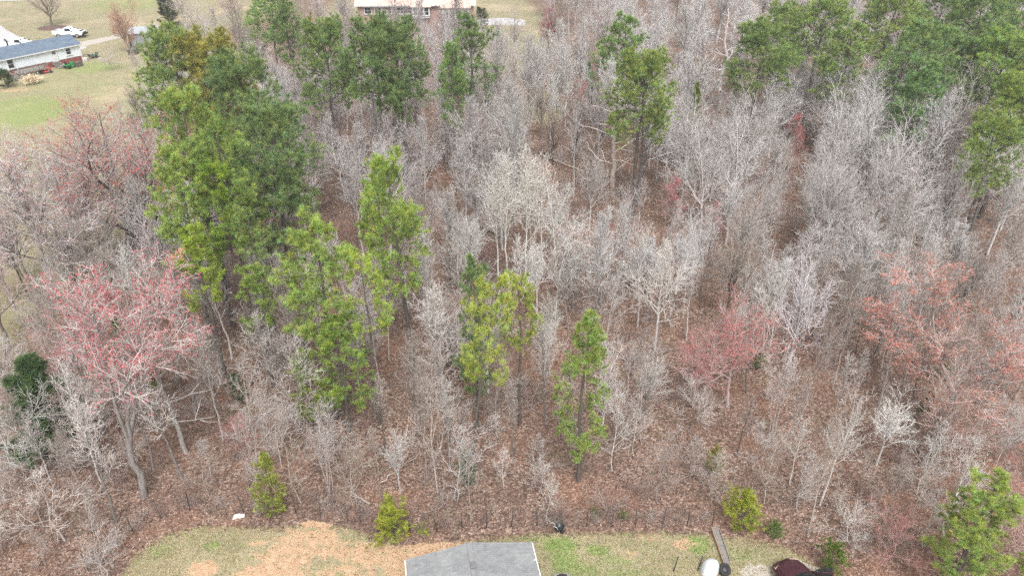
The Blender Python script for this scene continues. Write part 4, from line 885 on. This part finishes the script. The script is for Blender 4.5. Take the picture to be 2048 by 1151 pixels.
deck = thing('wooden_deck', 'weathered grey wooden deck on the back of the white house', 'deck', loc2(-9.3, -.2), ang)
for k in range(17): pbox('deck_board', deck, M_WOODG, (4.4, .13, .04), (0, -.1 - k * .14, .82))
for xx in (-2.1, 0, 2.1):
    for yy in (-.15, -2.35): pbox('deck_post', deck, M_WOODG, (.1, .1, 1.75 if yy < -1 else .8), (xx, yy, .87 if yy < -1 else .4))
for z in (1.2, 1.45, 1.7): pbox('deck_rail', deck, M_WOODG, (4.3, .05, .1), (0, -2.42, z))
steps('deck_steps', 'wooden steps with handrails leading down from the grey deck', ang, loc2(-12.0, -1.2), 6, 1.2, M_WOODG, True)
# pampas grass clump
gx, gy = G(64, 168)
Pp = rng.normal(0, .18, (500, 3)) * np.array([1, 1, 0]); dd = nrm(np.concatenate([rng.normal(0, .55, (500, 2)), np.ones((500, 1))], 1))
Ln = rng.uniform(.9, 1.9, (500, 1)); P3 = np.stack([Pp, Pp + dd * Ln * .6, Pp + dd * Ln * .95 + np.concatenate([dd[:, :2] * .5, -.25 * np.ones((500, 1))], 1)], 1)
t = thing('grass_clump', 'dry straw-coloured ornamental grass clump below the grey deck', 'grass', (gx, gy, 0))
V, Q = tubes(P3, np.tile([[.03, .022, .008]], (500, 1)), 3); part('blades', mesh('blades', V, Q, mat=plain('straw', S(222, 202, 168), .9, .15, 4)), t)
pl = np.repeat(P3[:60, 2], 1, 0); gg = leaves_geo(pl, .2, 3, lambda N: np.tile([[.8, .7, .55]], (N, 1))); part('plumes', gg.mesh('plumes', M_LITTER), t)['kind'] = 'stuff'
def mower(name, label, px, py, cmain, rz_):
    a, b_ = G(px, py); t = thing(name, label, 'mower', (a, b_, 0), rz_)
    mm = plain(name + '_paint', cmain, .4, .1, 4)
    part('hood', prism_me('hood', [(.15, .35), (.85, .35), (.9, .6), (.75, .82), (.15, .85)], .6, mm, .05), t)
    pbox('deck', t, mm, (.9, 1.0, .18), (-.1, 0, .25), (0, 0, 0), .05); pbox('fender', t, mm, (.8, .8, .2), (-.55, 0, .6), (0, 0, 0), .06)
    part('seat', prism_me('seat', [(-.75, .7), (-.3, .7), (-.3, .8), (-.65, .82), (-.75, 1.15), (-.85, 1.15)], .45, M_BLACK, .03), t)
    part('steering_wheel', lathe_me('steering_wheel', [(.15, 0), (.18, .02), (.2, 0), (.18, -.02), (.15, 0)], 12, M_BLACK), t, loc=(.05, 0, .98), rot=(0, -.5, 0))
    for xx, r_ in ((.65, .2), (-.6, .27)):
        for s_ in (-1, 1): part('wheel', lathe_me('wheel', [(.02, -.09), (r_ * .9, -.1), (r_, -.05), (r_, .05), (r_ * .9, .1), (.02, .09)], 14, M_BLACK), t, loc=(xx, .45 * s_, r_), rot=(R(90), 0, 0))
mower('riding_mower', 'red riding mower parked beside the grey deck', 92, 146, S(206, 66, 54), ang - .3)
mower('riding_mower', 'green riding mower parked by the brick base of the white house', 141, 136, S(52, 136, 70), ang + .3)
# odds and ends by the wall
for px, py, sz, rz_, c_, tx in [(124, 134, (2.2, .5, .2), .6, S(220, 220, 216), 'stack of white boards lying by the brick base of the white house'), (158, 133, (1.1, .8, .75), .2, S(92, 84, 80), 'dark heap of covered goods at the corner of the white house'), (172, 122, (.9, .7, .5), .8, S(196, 192, 186), 'pale crate at the corner of the white house')]:
    a, b_ = G(px, py); t = thing('wood_pile' if 'boards' in tx else 'storage_crate', tx, 'pile' if 'boards' in tx else 'crate', (a, b_, 0), ang + rz_)
    mm = plain('goods', c_, .7, .2, 4)
    nb = 4
    for k in range(nb): pbox('board', t, mm, (sz[0] * random.uniform(.8, 1), sz[1] / nb * .92, sz[2]), (random.uniform(-.1, .1), (k - 1.5) * sz[1] / nb, sz[2] / 2), (0, 0, random.uniform(-.06, .06)), .02)
    pbox('lid', t, mm, (sz[0] * .7, sz[1] * .8, .05), (0, 0, sz[2] + .03), (0, 0, .2), .01)
a, b_ = G(188, 116)
t = thing('utility_cart', 'dark green wheeled cart on the grass right of the white house', 'cart', (a, b_, 0), ang + .2)
part('tub', prism_me('tub', [(-.7, .35), (.6, .35), (.8, .8), (.72, .8), (.55, .42), (-.6, .42), (-.8, .8), (-.88, .8)], .8, plain('cart_green', S(66, 88, 80), .5), .01), t)
for s_ in (-1, 1):
    part('wheel', lathe_me('wheel', [(.02, -.05), (.26, -.05), (.28, 0), (.26, .05), (.02, .05)], 14, M_BLACK), t, loc=(.2, .46 * s_, .28), rot=(R(90), 0, 0)); pbox('leg', t, M_STEEL, (.05, .05, .36), (-.55, .3 * s_, .18))
part('handle', tube_me('handle', [(-.8, -.3, .75), (-1.3, -.25, .95), (-1.3, .25, .95), (-.8, .3, .75)], .03, 6, M_STEEL), t)
# mulch ring
a, b_ = G(105, 56)
o = bpy.data.objects.new('mulch_bed', None); 
me = poly_me('mulch_bed', [(2.7 * math.cos(q * .2618) * random.uniform(.9, 1.08), 2.2 * math.sin(q * .2618) * random.uniform(.9, 1.08), .02) for q in range(24)] + [(0, 0, .3)], [[q, (q + 1) % 24, 24] for q in range(24)], plain('mulch', S(98, 78, 70), .95, .35, 6, bmp=.6))
o = bpy.data.objects.new('mulch_bed', me); C.objects.link(o); o.location = (a, b_, 0); tag(o, kind='structure')

def pickup(label, px, py, rz_, c_):
    a, b_ = G(px, py); t = thing('pickup_truck', label, 'truck', (a, b_, 0), rz_)
    mm = plain('truck_white', c_, .3, .03, 2)
    part('body', loft('body', [(xx, [(hw_ * .92, .5), (hw_, .62), (hw_, zt - .1), (hw_ * .94, zt), (.001, zt + .04)]) for xx, hw_, zt in ((2.75, .8, .98), (2.68, .92, 1.08), (1.5, .97, 1.14), (.95, .98, 1.14), (-.6, .98, 1.1))], mm), t)
    for s_ in (-1, 1):
        pbox('bed_side', t, mm, (2.2, .09, .62), (-1.7, .93 * s_, .86), (0, 0, 0), .03)
    pbox('bed_floor', t, M_STEEL, (2.2, 1.8, .08), (-1.7, 0, .58)); pbox('tailgate', t, mm, (.08, 1.78, .6), (-2.78, 0, .86), (0, 0, 0), .02)
    part('cab', loft('cab', [(1.15, [(.86, 1.12), (.86, 1.14), (.8, 1.16), (.001, 1.18)]), (.55, [(.88, 1.12), (.8, 1.5), (.68, 1.74), (.001, 1.78)]), (-.45, [(.88, 1.12), (.8, 1.5), (.68, 1.75), (.001, 1.8)]), (-.6, [(.88, 1.12), (.82, 1.4), (.72, 1.66), (.001, 1.7)])], mm), t)
    pane('windshield', [(1.1, -.72, 1.2), (1.1, .72, 1.2), (.6, .6, 1.72), (.6, -.6, 1.72)], M_GLS, t, .02)
    for s_ in (-1, 1):
        pane('side_window', [(.85, .885 * s_, 1.2), (-.38, .9 * s_, 1.2), (-.36, .75 * s_, 1.66), (.5, .75 * s_, 1.66)], M_GLS, t, .02)
        pane('headlight', [(2.77, .5 * s_, .82), (2.72, .86 * s_, .82), (2.7, .86 * s_, .98), (2.76, .5 * s_, .98)], M_LAMP, t, .03)
        pbox('mirror', t, M_TRIM, (.12, .2, .2), (.95, 1.06 * s_, 1.25), (0, 0, 0), .02)
        for xx in (1.75, -1.75):
            wl = part('wheel', lathe_me('wheel', [(.22, -.13), (.36, -.13), (.4, -.06), (.4, .06), (.36, .13), (.22, .13), (.22, -.13)], 18, M_BLACK), t, loc=(xx, .86 * s_, .4), rot=(R(90), 0, 0))
            part('rim', lathe_me('rim', [(.01, .1), (.1, .1), (.2, .06), (.22, .1), (.22, -.1), (.01, -.1)], 12, M_CHR), wl)
    pbox('front_bumper', t, M_TRIM, (.16, 1.9, .3), (2.82, 0, .62), (0, 0, 0), .05); pbox('grille', t, M_TRIM, (.06, .95, .26), (2.78, 0, .9), (0, 0, 0), .02)
    pbox('hood_scoop', t, M_TRIM, (.5, 1.2, .03), (2.2, 0, 1.165), (0, 0, 0), .01)
    return t
pickup('white pickup truck with dark front parked behind the white house', 142, 74, R(-4), S(222, 226, 230))
pickup('white vehicle half hidden behind the slate roof of the white house', 44, 97, R(-10), S(226, 228, 230))
# grey shed
a, b_ = G(290, 92)
shed = thing('grey_shed', 'open-sided grey metal shed with pale roof near the top left', 'shed', (a, b_, 0), R(10)); LM.append(('the grey shed', 288, 72))
M_SH = plain('shed_metal', S(150, 152, 158), .6, .08, 3); M_SHR = plain('shed_roof', S(166, 170, 176), .5, .06, 2)
slab('roof', shed, [(-2.6, -.4, 2.2), (2.6, -.4, 2.2), (2.6, 2.1, 2.9), (-2.6, 2.1, 2.9)], .08, M_SHR); slab('roof', shed, [(-2.6, 4.6, 2.2), (2.6, 4.6, 2.2), (2.6, 2.101, 2.9), (-2.6, 2.101, 2.9)], .08, M_SHR)
pbox('front_wall', shed, M_SH, (4.6, .08, 2.1), (.2, -.1, 1.12)); pbox('back_wall', shed, M_SH, (5.0, .08, 2.1), (0, 4.3, 1.1))
pbox('side_wall', shed, M_SHR, (.08, 4.3, 2.1), (-2.45, 2.1, 1.1)); pbox('side_wall', shed, M_SHR, (.08, 4.3, 2.1), (2.52, 2.1, 1.1))
pbox('corner_post', shed, M_STEEL, (.14, .14, 2.2), (-2.3, -.2, 1.1)); pbox('trim', shed, M_SHR, (4.9, .06, .14), (.1, -.17, 2.1))
a, b_ = G(268, 108)
t = thing('firewood_stack', 'dark stack of logs beside the trunk of the orange-tan tree', 'firewood', (a, b_, 0), .2)
lg = lathe_me('log', [(.01, -.6), (.13, -.6), (.14, 0), (.13, .6), (.01, .6)], 8, plain('log_bark', S(92, 80, 70), .9, .3, 5))
for k in range(4):
    for j in range(6 - k % 2): part('log', lg, t, loc=(-.75 + j * .28 + .14 * (k % 2), 0, .13 + .24 * k), rot=(R(90), 0, random.uniform(-.05, .05)))

# ================================================================== BRICK HOUSE (top centre)
M_BR2 = plain('tan_brick', S(164, 138, 130), .9, .14, 10, bmp=.2); M_RF2 = shingle_mat('tan_shingles', S(206, 184, 170), 3.)
hl, hr = Vector(G(722, 92)), Vector(G(948, 90))
ax = (hr - hl).normalized(); ang = math.atan2(ax.y, ax.x); WL = (hr - hl).length
H3 = thing('brick_house', 'brick house with tan roof and white windows at the top edge', 'house', (hl.x, hl.y, 0), ang); LM.append(('the brick house', 830, 40))
ZE = 6.9; UP = 2.2
part('wall', prism_me('wall', [(0, 0), (WL, 0), (WL, ZE - .05), (0, ZE - .05)], 9.0, M_BR2), H3, loc=(0, 4.5, 0))
slab('roof', H3, [(-.5, -.5, ZE), (WL + .5, -.5, ZE), (WL + .5, 4.5, ZE + 2.2), (-.5, 4.5, ZE + 2.2)], .15, M_RF2); slab('roof', H3, [(-.5, 9.5, ZE), (WL + .5, 9.5, ZE), (WL + .5, 4.501, ZE + 2.2), (-.5, 4.501, ZE + 2.2)], .15, M_RF2)
pbox('gutter', H3, M_WHITE, (WL + 1, .12, .13), (WL / 2, -.57, ZE - .1), (0, 0, 0), .02)
def hx(px): return (px - 722) / (948 - 722) * WL
for px, w_ in [(742, 1.1), (762, 1.1), (780, 1.3), (806, 1.5), (820, 1.2)]: window(H3, hx(px), -.04, 3.75 + UP, w_, 1.0, 0, 2, 2)
by_ = part('bay', prism_me('bay', [(-1.5, 2.6 + UP), (1.5, 2.6 + UP), (1.5, 4.55 + UP), (-1.5, 4.55 + UP)], 1.0, M_WHITE), H3, loc=(hx(846), -.3, 0))
for k in (-1, 0, 1): window(H3, hx(846) + k * .95, -.84, 3.7 + UP, .72, 1.2, 0, 2, 1)
slab('bay_roof', H3, [(hx(846) - 1.8, -1.15, 4.5 + UP), (hx(846) + 1.8, -1.15, 4.5 + UP), (hx(846) + 1.5, -.3, 4.95 + UP), (hx(846) - 1.5, -.3, 4.95 + UP)], .1, M_RF2)
window(H3, hx(842), -.04, 1.3, 1.1, 1.1, 0, 2, 2); window(H3, hx(862), -.04, 1.2, .9, 1.0, 0, 2, 1)
part('sunroom', prism_me('sunroom', [(0, 2.5 + UP), (4.6, 2.5 + UP), (4.6, 4.6 + UP), (0, 4.6 + UP)], 2.2, M_WHITE), H3, loc=(hx(888), -1.1, 0))
for k in range(4): window(H3, hx(888) + .65 + k * 1.1, -2.24, 3.6 + UP, .8, 1.6, 0, 1, 2)
slab('sunroom_roof', H3, [(hx(888) - .3, -2.6, 4.65 + UP), (hx(888) + 4.9, -2.6, 4.65 + UP), (hx(888) + 4.9, 0, 5.15 + UP), (hx(888) - .3, 0, 5.15 + UP)], .1, M_RF2)
pbox('chimney', H3, M_BR2, (.9, .9, 2.6), (hx(866), 3.4, ZE + 2.0), (0, 0, 0), .03)
dk = thing('raised_deck', 'grey raised deck with stairs at the right end of the brick house', 'deck', (hr.x, hr.y, 0), ang)
for k in range(14): pbox('deck_board', dk, M_WOODG, (5.0, .17, .05), (-1.9, -2.35 - k * .18, 2.35 + UP))
for xx in (-4.2, -1.9, .4):
    pbox('deck_post', dk, M_WOODG, (.14, .14, 3.3 + UP), (xx, -4.7, 1.65 + UP / 2)); pbox('deck_post', dk, M_WOODG, (.14, .14, 2.3 + UP), (xx, -2.5, 1.15 + UP / 2))
for z in (2.75, 3.05, 3.3): pbox('deck_rail', dk, M_WHITE, (4.8, .06, .08), (-1.9, -4.72, z + UP))
for k in range(15): pbox('tread', dk, M_WOODG, (.3, 1.1, .05), (.75 + k * .3, -4.0, 2.2 + UP - k * .25))
for yy in (-3.4, -4.6): part('stair_rail', tube_me('stair_rail', [(.5, yy, 3.2 + UP), (5.1, yy, 1.0)], .05, 5, M_WOODG), dk)
evergreen('evergreen_bush', 'dark shrub at the right corner of the brick house', 'bush', 'bush', 1, 3.5, 2.2, G(962, 62), (84, 96, 62))

# ================================================================== FALLEN LOGS
M_LOG = plain('fallen_log_bark', S(160, 146, 136), .9, .3, 3, bmp=.4); M_LOGD = plain('dark_log_bark', S(110, 90, 80), .9, .3, 3, bmp=.4)
for k, (p0, p1, r_, mm, tx) in enumerate([((1080, 312), (1182, 352), .16, M_LOG, 'pale fallen log on the slope above the white-barked clump'), ((1045, 432), (1165, 446), .17, M_LOGD, 'long dull fallen log right of the white-barked clump'), ((968, 455), (1012, 482), .16, M_LOGD, 'dark fallen log crossing the feet of the white-barked clump'),
        ((505, 770), (532, 690), .1, M_LOGD, 'reddish brown fallen log left of the slim green pine'), ((545, 745), (568, 715), .09, M_LOGD, 'short brown fallen log right of the slim green pine'), ((762, 968), (824, 918), .06, M_LOG, 'thin pale fallen pole behind the yellow-green bush'),
        ((1210, 690), (1285, 738), .08, M_LOG, 'thin pale fallen stem right of the lone green pine'), ((1810, 715), (1880, 760), .1, M_LOG, 'pale fallen branch left of the big orange-red tree'), ((740, 1010), (700, 985), .07, M_LOG, 'pale short log behind the fence near the yellow-green bush'), ((1640, 640), (1600, 700), .09, M_LOGD, 'dark fallen stem behind the lilac-white tree')]):
    (ax_, ay_), (bx_, by_2) = G(*p0), G(*p1); L_ = math.hypot(bx_ - ax_, by_2 - ay_)
    nn = 9; pts = [(q / (nn - 1) * L_, random.gauss(0, .05), r_ + .06 + .05 * math.sin(q)) for q in range(nn)]
    t = thing('fallen_log', tx, 'log', (ax_, ay_, 0), math.atan2(by_2 - ay_, bx_ - ax_), 'fallen logs')
    part('stem', tube_me('stem', pts, [r_ * (1 - .55 * q / (nn - 1)) for q in range(nn)], 7, mm), t)
    for q in range(3):
        z_ = random.uniform(.5, .9) * L_; part('broken_limb', tube_me('broken_limb', [(z_, 0, r_), (z_ + .3, random.uniform(-.5, .5), r_ + .4), (z_ + .7, random.uniform(-.9, .9), r_ + .6)], [.05, .035, .012], 5, mm), t)

# ================================================================== THE REST OF THE WOOD
FOREST = gpts([(-120, 1000), (0, 905), (60, 720), (140, 600), (225, 500), (300, 400), (335, 290), (390, 200), (450, 140), (600, 100), (740, 108), (960, 112), (1010, 150), (1070, 120), (1075, 60), (1110, 10), (1500, -40), (2300, -60), (2600, 300), (2350, 900), (2300, 1300), (1690, 1160), (1600, 1085), (1450, 1040), (1100, 1045), (820, 1058), (700, 1030), (590, 1012), (380, 1005), (262, 1045), (170, 1120), (120, 1180), (-150, 1180)])
FX = np.array([p[0] for p in FOREST]); FY = np.array([p[1] for p in FOREST])
def visible(x_, y_, h): 
    a = PIX(x_, y_, 0); b_ = PIX(x_, y_, h)
    return -40 < b_[0] < 2090 and a[1] > -10 and b_[1] < 1160
def mean(c1, c2, f): return tuple(a * (1 - f) + b_ * f for a, b_ in zip(c1, c2))
placed = [(x_, y_, r_) for x_, y_, r_ in KEYS]
OPEN = [(1195, 1262, 180, 375), (980, 1112, 300, 592), (1250, 1360, 480, 705), (1700, 1805, 770, 930), (1535, 1665, 490, 735), (1120, 1235, 640, 965), (910, 1050, 540, 965), (1340, 1515, 590, 815), (1800, 2048, 550, 860), (600, 720, 620, 840), (780, 840, 330, 745), (1425, 1460, 30, 200), (1310, 1385, 350, 460), (1090, 1125, 180, 330), (1330, 1420, 740, 870), (1545, 1600, 225, 330), (1030, 1100, 470, 670)]
def blocks(x_, y_, h):
    (bx, by), (tx, ty) = PIX(x_, y_, 0), PIX(x_, y_, h)
    return any(by > y1 - 15 and ty < y1 - .25 * (y1 - y0) and x0 - 25 < (bx + tx) / 2 < x1 + 25 for x0, x1, y0, y1 in OPEN) and random.random() < .88
fill = []
def scatter(n_try, dist, maxn, test, make):
    cnt = 0
    for _ in range(n_try):
        if cnt >= maxn: break
        y_ = 31 + 150 * random.random() ** .8; dep = y_ * CP + CAM_H * SP
        x_ = random.uniform(-.68, .68) * dep
        if not inside(np.array([x_]), np.array([y_]), FOREST)[0]: continue
        if not test(x_, y_): continue
        dd_ = dist(x_, y_)
        if any((x_ - a) ** 2 + (y_ - b_) ** 2 < (dd_ * .5 + r_ * 1.2) ** 2 for a, b_, r_ in placed): continue
        if make(x_, y_): placed.append((x_, y_, dd_ * .4)); cnt += 1
    return cnt
def zone_col(x_, y_):
    px, py = PIX(x_, y_, 4)
    c = random.choice([PALE, PALE, GREY, GREY, PINKG, BRN, (198, 194, 192), (146, 138, 132), WHT])
    if px > 1150 and py < 560: c = mean(c, (200, 197, 196), .5)
    if 560 < px < 1000 and py < 480: c = mean(c, (176, 168, 168), .5)
    if py > 620: c = mean(c, (184, 172, 166), .35)
    return tuple(int(v) for v in c)
def mk_tree(x_, y_):
    px, py = PIX(x_, y_, 0)
    if y_ < 40: return False
    if px > 1150 and y_ > 60: h = random.uniform(8, 15.5); kd = random.choice(['vase', 'vase', 'straight', 'vase', 'straight'])
    elif y_ > 60: h = random.uniform(9, 13.5); kd = random.choice(['straight', 'vase', 'slender', 'straight'])
    else: h = random.uniform(6.5, 11); kd = random.choice(['slender', 'straight', 'sapling', 'vase', 'slender'])
    if not visible(x_, y_, h) or blocks(x_, y_, h): return False
    c = zone_col(x_, y_); fill.append(('bare_tree', kd, random.randrange(9), h, random.uniform(.8, 1.1) * (1 + .15 * (y_ > 90)), (x_, y_), c)); return True
def mk_sap(x_, y_):
    h = random.uniform(3.0, 6.5) if y_ < 60 else random.uniform(4.5, 8)
    if not visible(x_, y_, h) or blocks(x_, y_, h): return False
    fill.append(('bare_sapling', random.choice(['sapling', 'sapling', 'arch' if h < 4 else 'sapling', 'slender']), random.randrange(9), h, random.uniform(.8, 1.35), (x_, y_), zone_col(x_, y_))); return True
nT = scatter(16000, lambda x_, y_: 3.2 if y_ < 60 else (4.6 if y_ < 95 else 6.2), 295, lambda x_, y_: True, mk_tree)
nS = scatter(16000, lambda x_, y_: 1.8 if y_ < 60 else 2.9, 290, lambda x_, y_: y_ < 95 or random.random() < .3, mk_sap)
def mk_pole(x_, y_):
    h = random.uniform(6, 10) if y_ < 60 else random.uniform(8, 12)
    if not visible(x_, y_, h) or blocks(x_, y_, h): return False
    fill.append(('slender_tree', random.choice(['slender', 'vase', 'straight', 'vase'] if y_ > 58 else ['slender', 'slender', 'sapling']), random.randrange(9), h, random.uniform(.75, 1.25), (x_, y_), zone_col(x_, y_))); return True
nP = scatter(22000, lambda x_, y_: .9 if y_ < 60 else 1.5, 240, lambda x_, y_: y_ < 110, mk_pole)
# labels that say which one: place relative to a landmark
from collections import defaultdict
def tone(c):
    v = sum(c) / 3; red = c[0] - c[2]
    if v > 194: return 'pale'
    if red > 20: return 'brownish'
    if red > 13: return 'pinkish'
    return 'grey' if v > 176 else 'dull grey'
def shade(c, k): return tuple(int(v * k) for v in c)
ORD = ['nearest', 'second nearest', 'third nearest', 'fourth nearest', 'fifth nearest']
byg = defaultdict(list)
for q, f in enumerate(fill):
    px, py = PIX(f[5][0], f[5][1], f[3] * .6)
    ph, lx, ly = min(LM, key=lambda l: (l[1] - px) ** 2 + (l[2] - py) ** 2)
    dx, dy = px - lx, py - ly
    w_ = ('right of' if dx > 0 else 'left of') if abs(dx) > abs(dy) else ('above' if dy < 0 else 'below')
    byg[(f[0], tone(f[6]), ph, w_)].append((math.hypot(dx, dy), q))
labels = {}
for (nm, tn, ph, w_), l in byg.items():
    l.sort(); noun = {'bare_tree': 'leafless tree', 'bare_sapling': 'bare sapling', 'slender_tree': 'slim young tree'}[nm]
    for k, (_, q) in enumerate(l):
        if k < 5: labels[q] = (f'{tn} {noun} {w_} {ph}' if len(l) == 1 else f'{tn} {noun} {w_} {ph}, {ORD[k]}')
        else: labels[q] = f'{tn} {noun} in the far mass {w_} {ph}'
for q, (nm, kd, i, h, rs, xy, c) in enumerate(fill):
    lb = labels[q]
    if len(lb.split()) > 15: lb = lb.replace(' of several', '').replace('slim young', 'slim').replace('second nearest', 'second').replace('third nearest', 'third').replace('fourth nearest', 'fourth').replace('fifth nearest', 'fifth')
    if len(lb.split()) > 16: lb = lb.split(' ', 1)[1]
    far_ = ' far mass ' in lb
    bare(nm, lb, 'sapling' if nm == 'bare_sapling' else 'tree', kd, i, h, rs, xy, c, bark=shade(c, random.choice([.6, .85, 1.0, 1.08, 1.12])), take=False,
         group=(lb if far_ else {'bare_tree': 'bare trees of the wood', 'bare_sapling': 'bare saplings of the wood', 'slender_tree': 'slim trees of the wood'}[nm]), lean=(random.gauss(0, .04) * h, random.gauss(0, .03) * h))

# ------------------------------------------------------------------ undergrowth and litter (nobody could count it)
bx0 = Geo()
def brush_proto():
    st = 5; P = np.stack([np.stack([np.linspace(0, random.gauss(0, .5), 5), np.linspace(0, random.gauss(0, .5), 5), np.linspace(0, random.uniform(.8, 1.7), 5)], 1) for _ in range(st)]) + rng.normal(0, .06, (st, 5, 3)) * np.array([1, 1, 0])
    r = np.tile(np.linspace(.014, .006, 5)[None], (st, 1))
    A, ra = grow(P, r, 6, .2, 1, 50, 30, lambda t: .5 - .25 * t, 3, .08, .1, .8, .6, 9, .006)
    B, rb_ = grow(A, ra, 4, .15, 1, 46, 30, lambda t: .6 + 0 * t, 2, .06, .1, .8, .7, 9, .0055)
    g_ = Geo()
    for p_, r_ in ((P, r), (A, ra), (B, rb_)):
        V, Q = tubes(p_, r_, 3); g_.add(V, Q)
    return np.concatenate(g_.V), np.concatenate(g_.Q)
BP = [brush_proto() for _ in range(8)]
nb = 0
while nb < 640:
    y_ = 31 + 100 * random.random() ** 1.6; x_ = random.uniform(-.68, .68) * (y_ * CP + CAM_H * SP)
    if nb < 110:
        i_ = random.randrange(len(fw) - 1); f_ = random.random(); x_ = fw[i_][0] * (1 - f_) + fw[i_ + 1][0] * f_ + random.gauss(0, .3); y_ = fw[i_][1] * (1 - f_) + fw[i_ + 1][1] * f_ + abs(random.gauss(.5, .5))
    elif not inside(np.array([x_]), np.array([y_]), FOREST)[0]: continue
    V, Q = random.choice(BP); a = random.uniform(0, 6.28); s = (.55 if nb < 110 else 1) * random.uniform(.6, 1.25) * (1 + .6 * (y_ > 60))
    Rm = np.array([[math.cos(a), -math.sin(a), 0], [math.sin(a), math.cos(a), 0], [0, 0, 1]])
    c = np.array(random.choice([S(172, 158, 150), S(150, 132, 122), S(188, 178, 172), S(164, 136, 128)])[:3])
    bx0.add(V @ Rm.T * s + np.array([x_, y_, 0]), Q, None, c); nb += 1
o = bpy.data.objects.new('undergrowth', bx0.mesh('undergrowth', M_LITTER)); C.objects.link(o)
tag(o, 'tangled leafless brush and twigs covering the floor of the wood', 'brush', kind='stuff')

def litter(n, ylo, yhi, test, size, name, label, pal, z=.02):
    ys = ylo + (yhi - ylo) * rng.random(n) ** 1.4; xs = rng.uniform(-.68, .68, n) * (ys * CP + CAM_H * SP)
    kp = test(xs, ys); xs, ys = xs[kp], ys[kp]; N = len(xs)
    an = rng.uniform(0, 6.28, N); sz = size * rng.uniform(.6, 1.4, N) * np.clip(ys / 48, .8, 1.6)
    ux = np.stack([np.cos(an), np.sin(an), rng.normal(0, .35, N)], 1) * sz[:, None]; uy = np.stack([-np.sin(an), np.cos(an), rng.normal(0, .35, N)], 1) * sz[:, None] * .62
    c = np.stack([xs, ys, z + rng.random(N) * .05], 1)
    V = np.stack([c - ux, c - uy, c + ux, c + uy], 1).reshape(-1, 3)
    cols = np.array([S(*p)[:3] for p in pal])[rng.integers(0, len(pal), N)] * rng.uniform(.7, 1.15, (N, 1)) * (1 + .3 * np.sin(.31 * xs + 1.7 * np.sin(.23 * ys)) * np.sin(.27 * ys + 1.3 * np.sin(.19 * xs + 1)))[:, None]
    o = bpy.data.objects.new(name, mesh(name, V, np.arange(N * 4).reshape(-1, 4), col=np.repeat(cols, 4, 0), mat=M_LITTER)); C.objects.link(o)
    return tag(o, label, 'leaves' if name == 'leaf_litter' else 'grass', kind='stuff')
YN = np.array(YARD)
def in_wood(x_, y_):
    i1 = inside(x_, y_, YARD); e1 = edge_dist(x_, y_, YARD)
    gr_ = soft(x_, y_, GRASS)
    return ((~i1) | (rng.random(len(x_)) < .55 * np.exp(-e1 * 1.0) + .025)) & (rng.random(len(x_)) > gr_ * 1.3)
LEAF = [(150, 112, 93), (162, 124, 104), (174, 146, 130), (192, 168, 152), (118, 89, 76), (170, 122, 94), (136, 104, 91), (124, 101, 92), (110, 88, 79), (148, 118, 102), (192, 172, 158)]
litter(200000, 27, 105, in_wood, .05, 'leaf_litter', 'brown and tan dead leaves covering the floor of the wood', LEAF)
gx_ = lambda x_, y_: inside(x_, y_, YARD) & (edge_dist(x_, y_, YARD) > .15) & (rng.random(len(x_)) > soft(x_, y_, CL) * 1.0)
def blades(n):
    ys = rng.uniform(27.5, 36, n); xs = rng.uniform(-27, 20, n); kp = gx_(xs, ys); xs, ys = xs[kp], ys[kp]; N = len(xs)
    gnv = soft(xs, ys, GN); isg = rng.random(N) < np.clip(gnv * .9 + .12, 0, 1)
    pg = np.array([S(*p)[:3] for p in [(96, 124, 62), (120, 146, 80), (84, 110, 54)]]); pd = np.array([S(*p)[:3] for p in [(178, 164, 126), (196, 182, 148), (150, 138, 100), (138, 132, 90)]])
    cols = np.where(isg[:, None], pg[rng.integers(0, 3, N)], pd[rng.integers(0, 4, N)])
    an = rng.uniform(0, 6.28, N); wv = np.stack([np.cos(an), np.sin(an), 0 * an], 1) * .018; c = np.stack([xs, ys, np.full(N, .004)], 1)
    tip = c + np.stack([rng.normal(0, .06, N), rng.normal(0, .06, N), rng.uniform(.04, .12, N)], 1)
    V = np.stack([c - wv, c + wv, tip], 1).reshape(-1, 3)
    o = bpy.data.objects.new('lawn_grass', mesh('lawn_grass', V, None, np.arange(N * 3).reshape(-1, 3), np.repeat(cols, 3, 0), M_LITTER)); C.objects.link(o)
    tag(o, 'short patchy grass of the front yard', 'grass', kind='stuff')
blades(110000)
hz = bpy.data.objects.new('haze', box_me(900, 900, 42, 0, 1, 'haze')); C.objects.link(hz); hz.location = (0, 250, 20.0)
hm = bpy.data.materials.new('haze_air'); hm.use_nodes = True; hn = hm.node_tree; hn.nodes.clear()
pv = hn.nodes.new('ShaderNodeVolumePrincipled'); pv.inputs['Color'].default_value = (.93, .95, .97, 1); pv.inputs['Density'].default_value = .0006; pv.inputs['Anisotropy'].default_value = .2
ho = hn.nodes.new('ShaderNodeOutputMaterial'); hn.links.new(pv.outputs[0], ho.inputs['Volume']); hz.data.materials.append(hm)
tag(hz, 'thin pale haze over the whole place', 'haze', kind='stuff')
print('FILL', nT, nS, len(sc.objects), sum(len(m.loops) - 2 * len(m.polygons) for m in bpy.data.meshes))
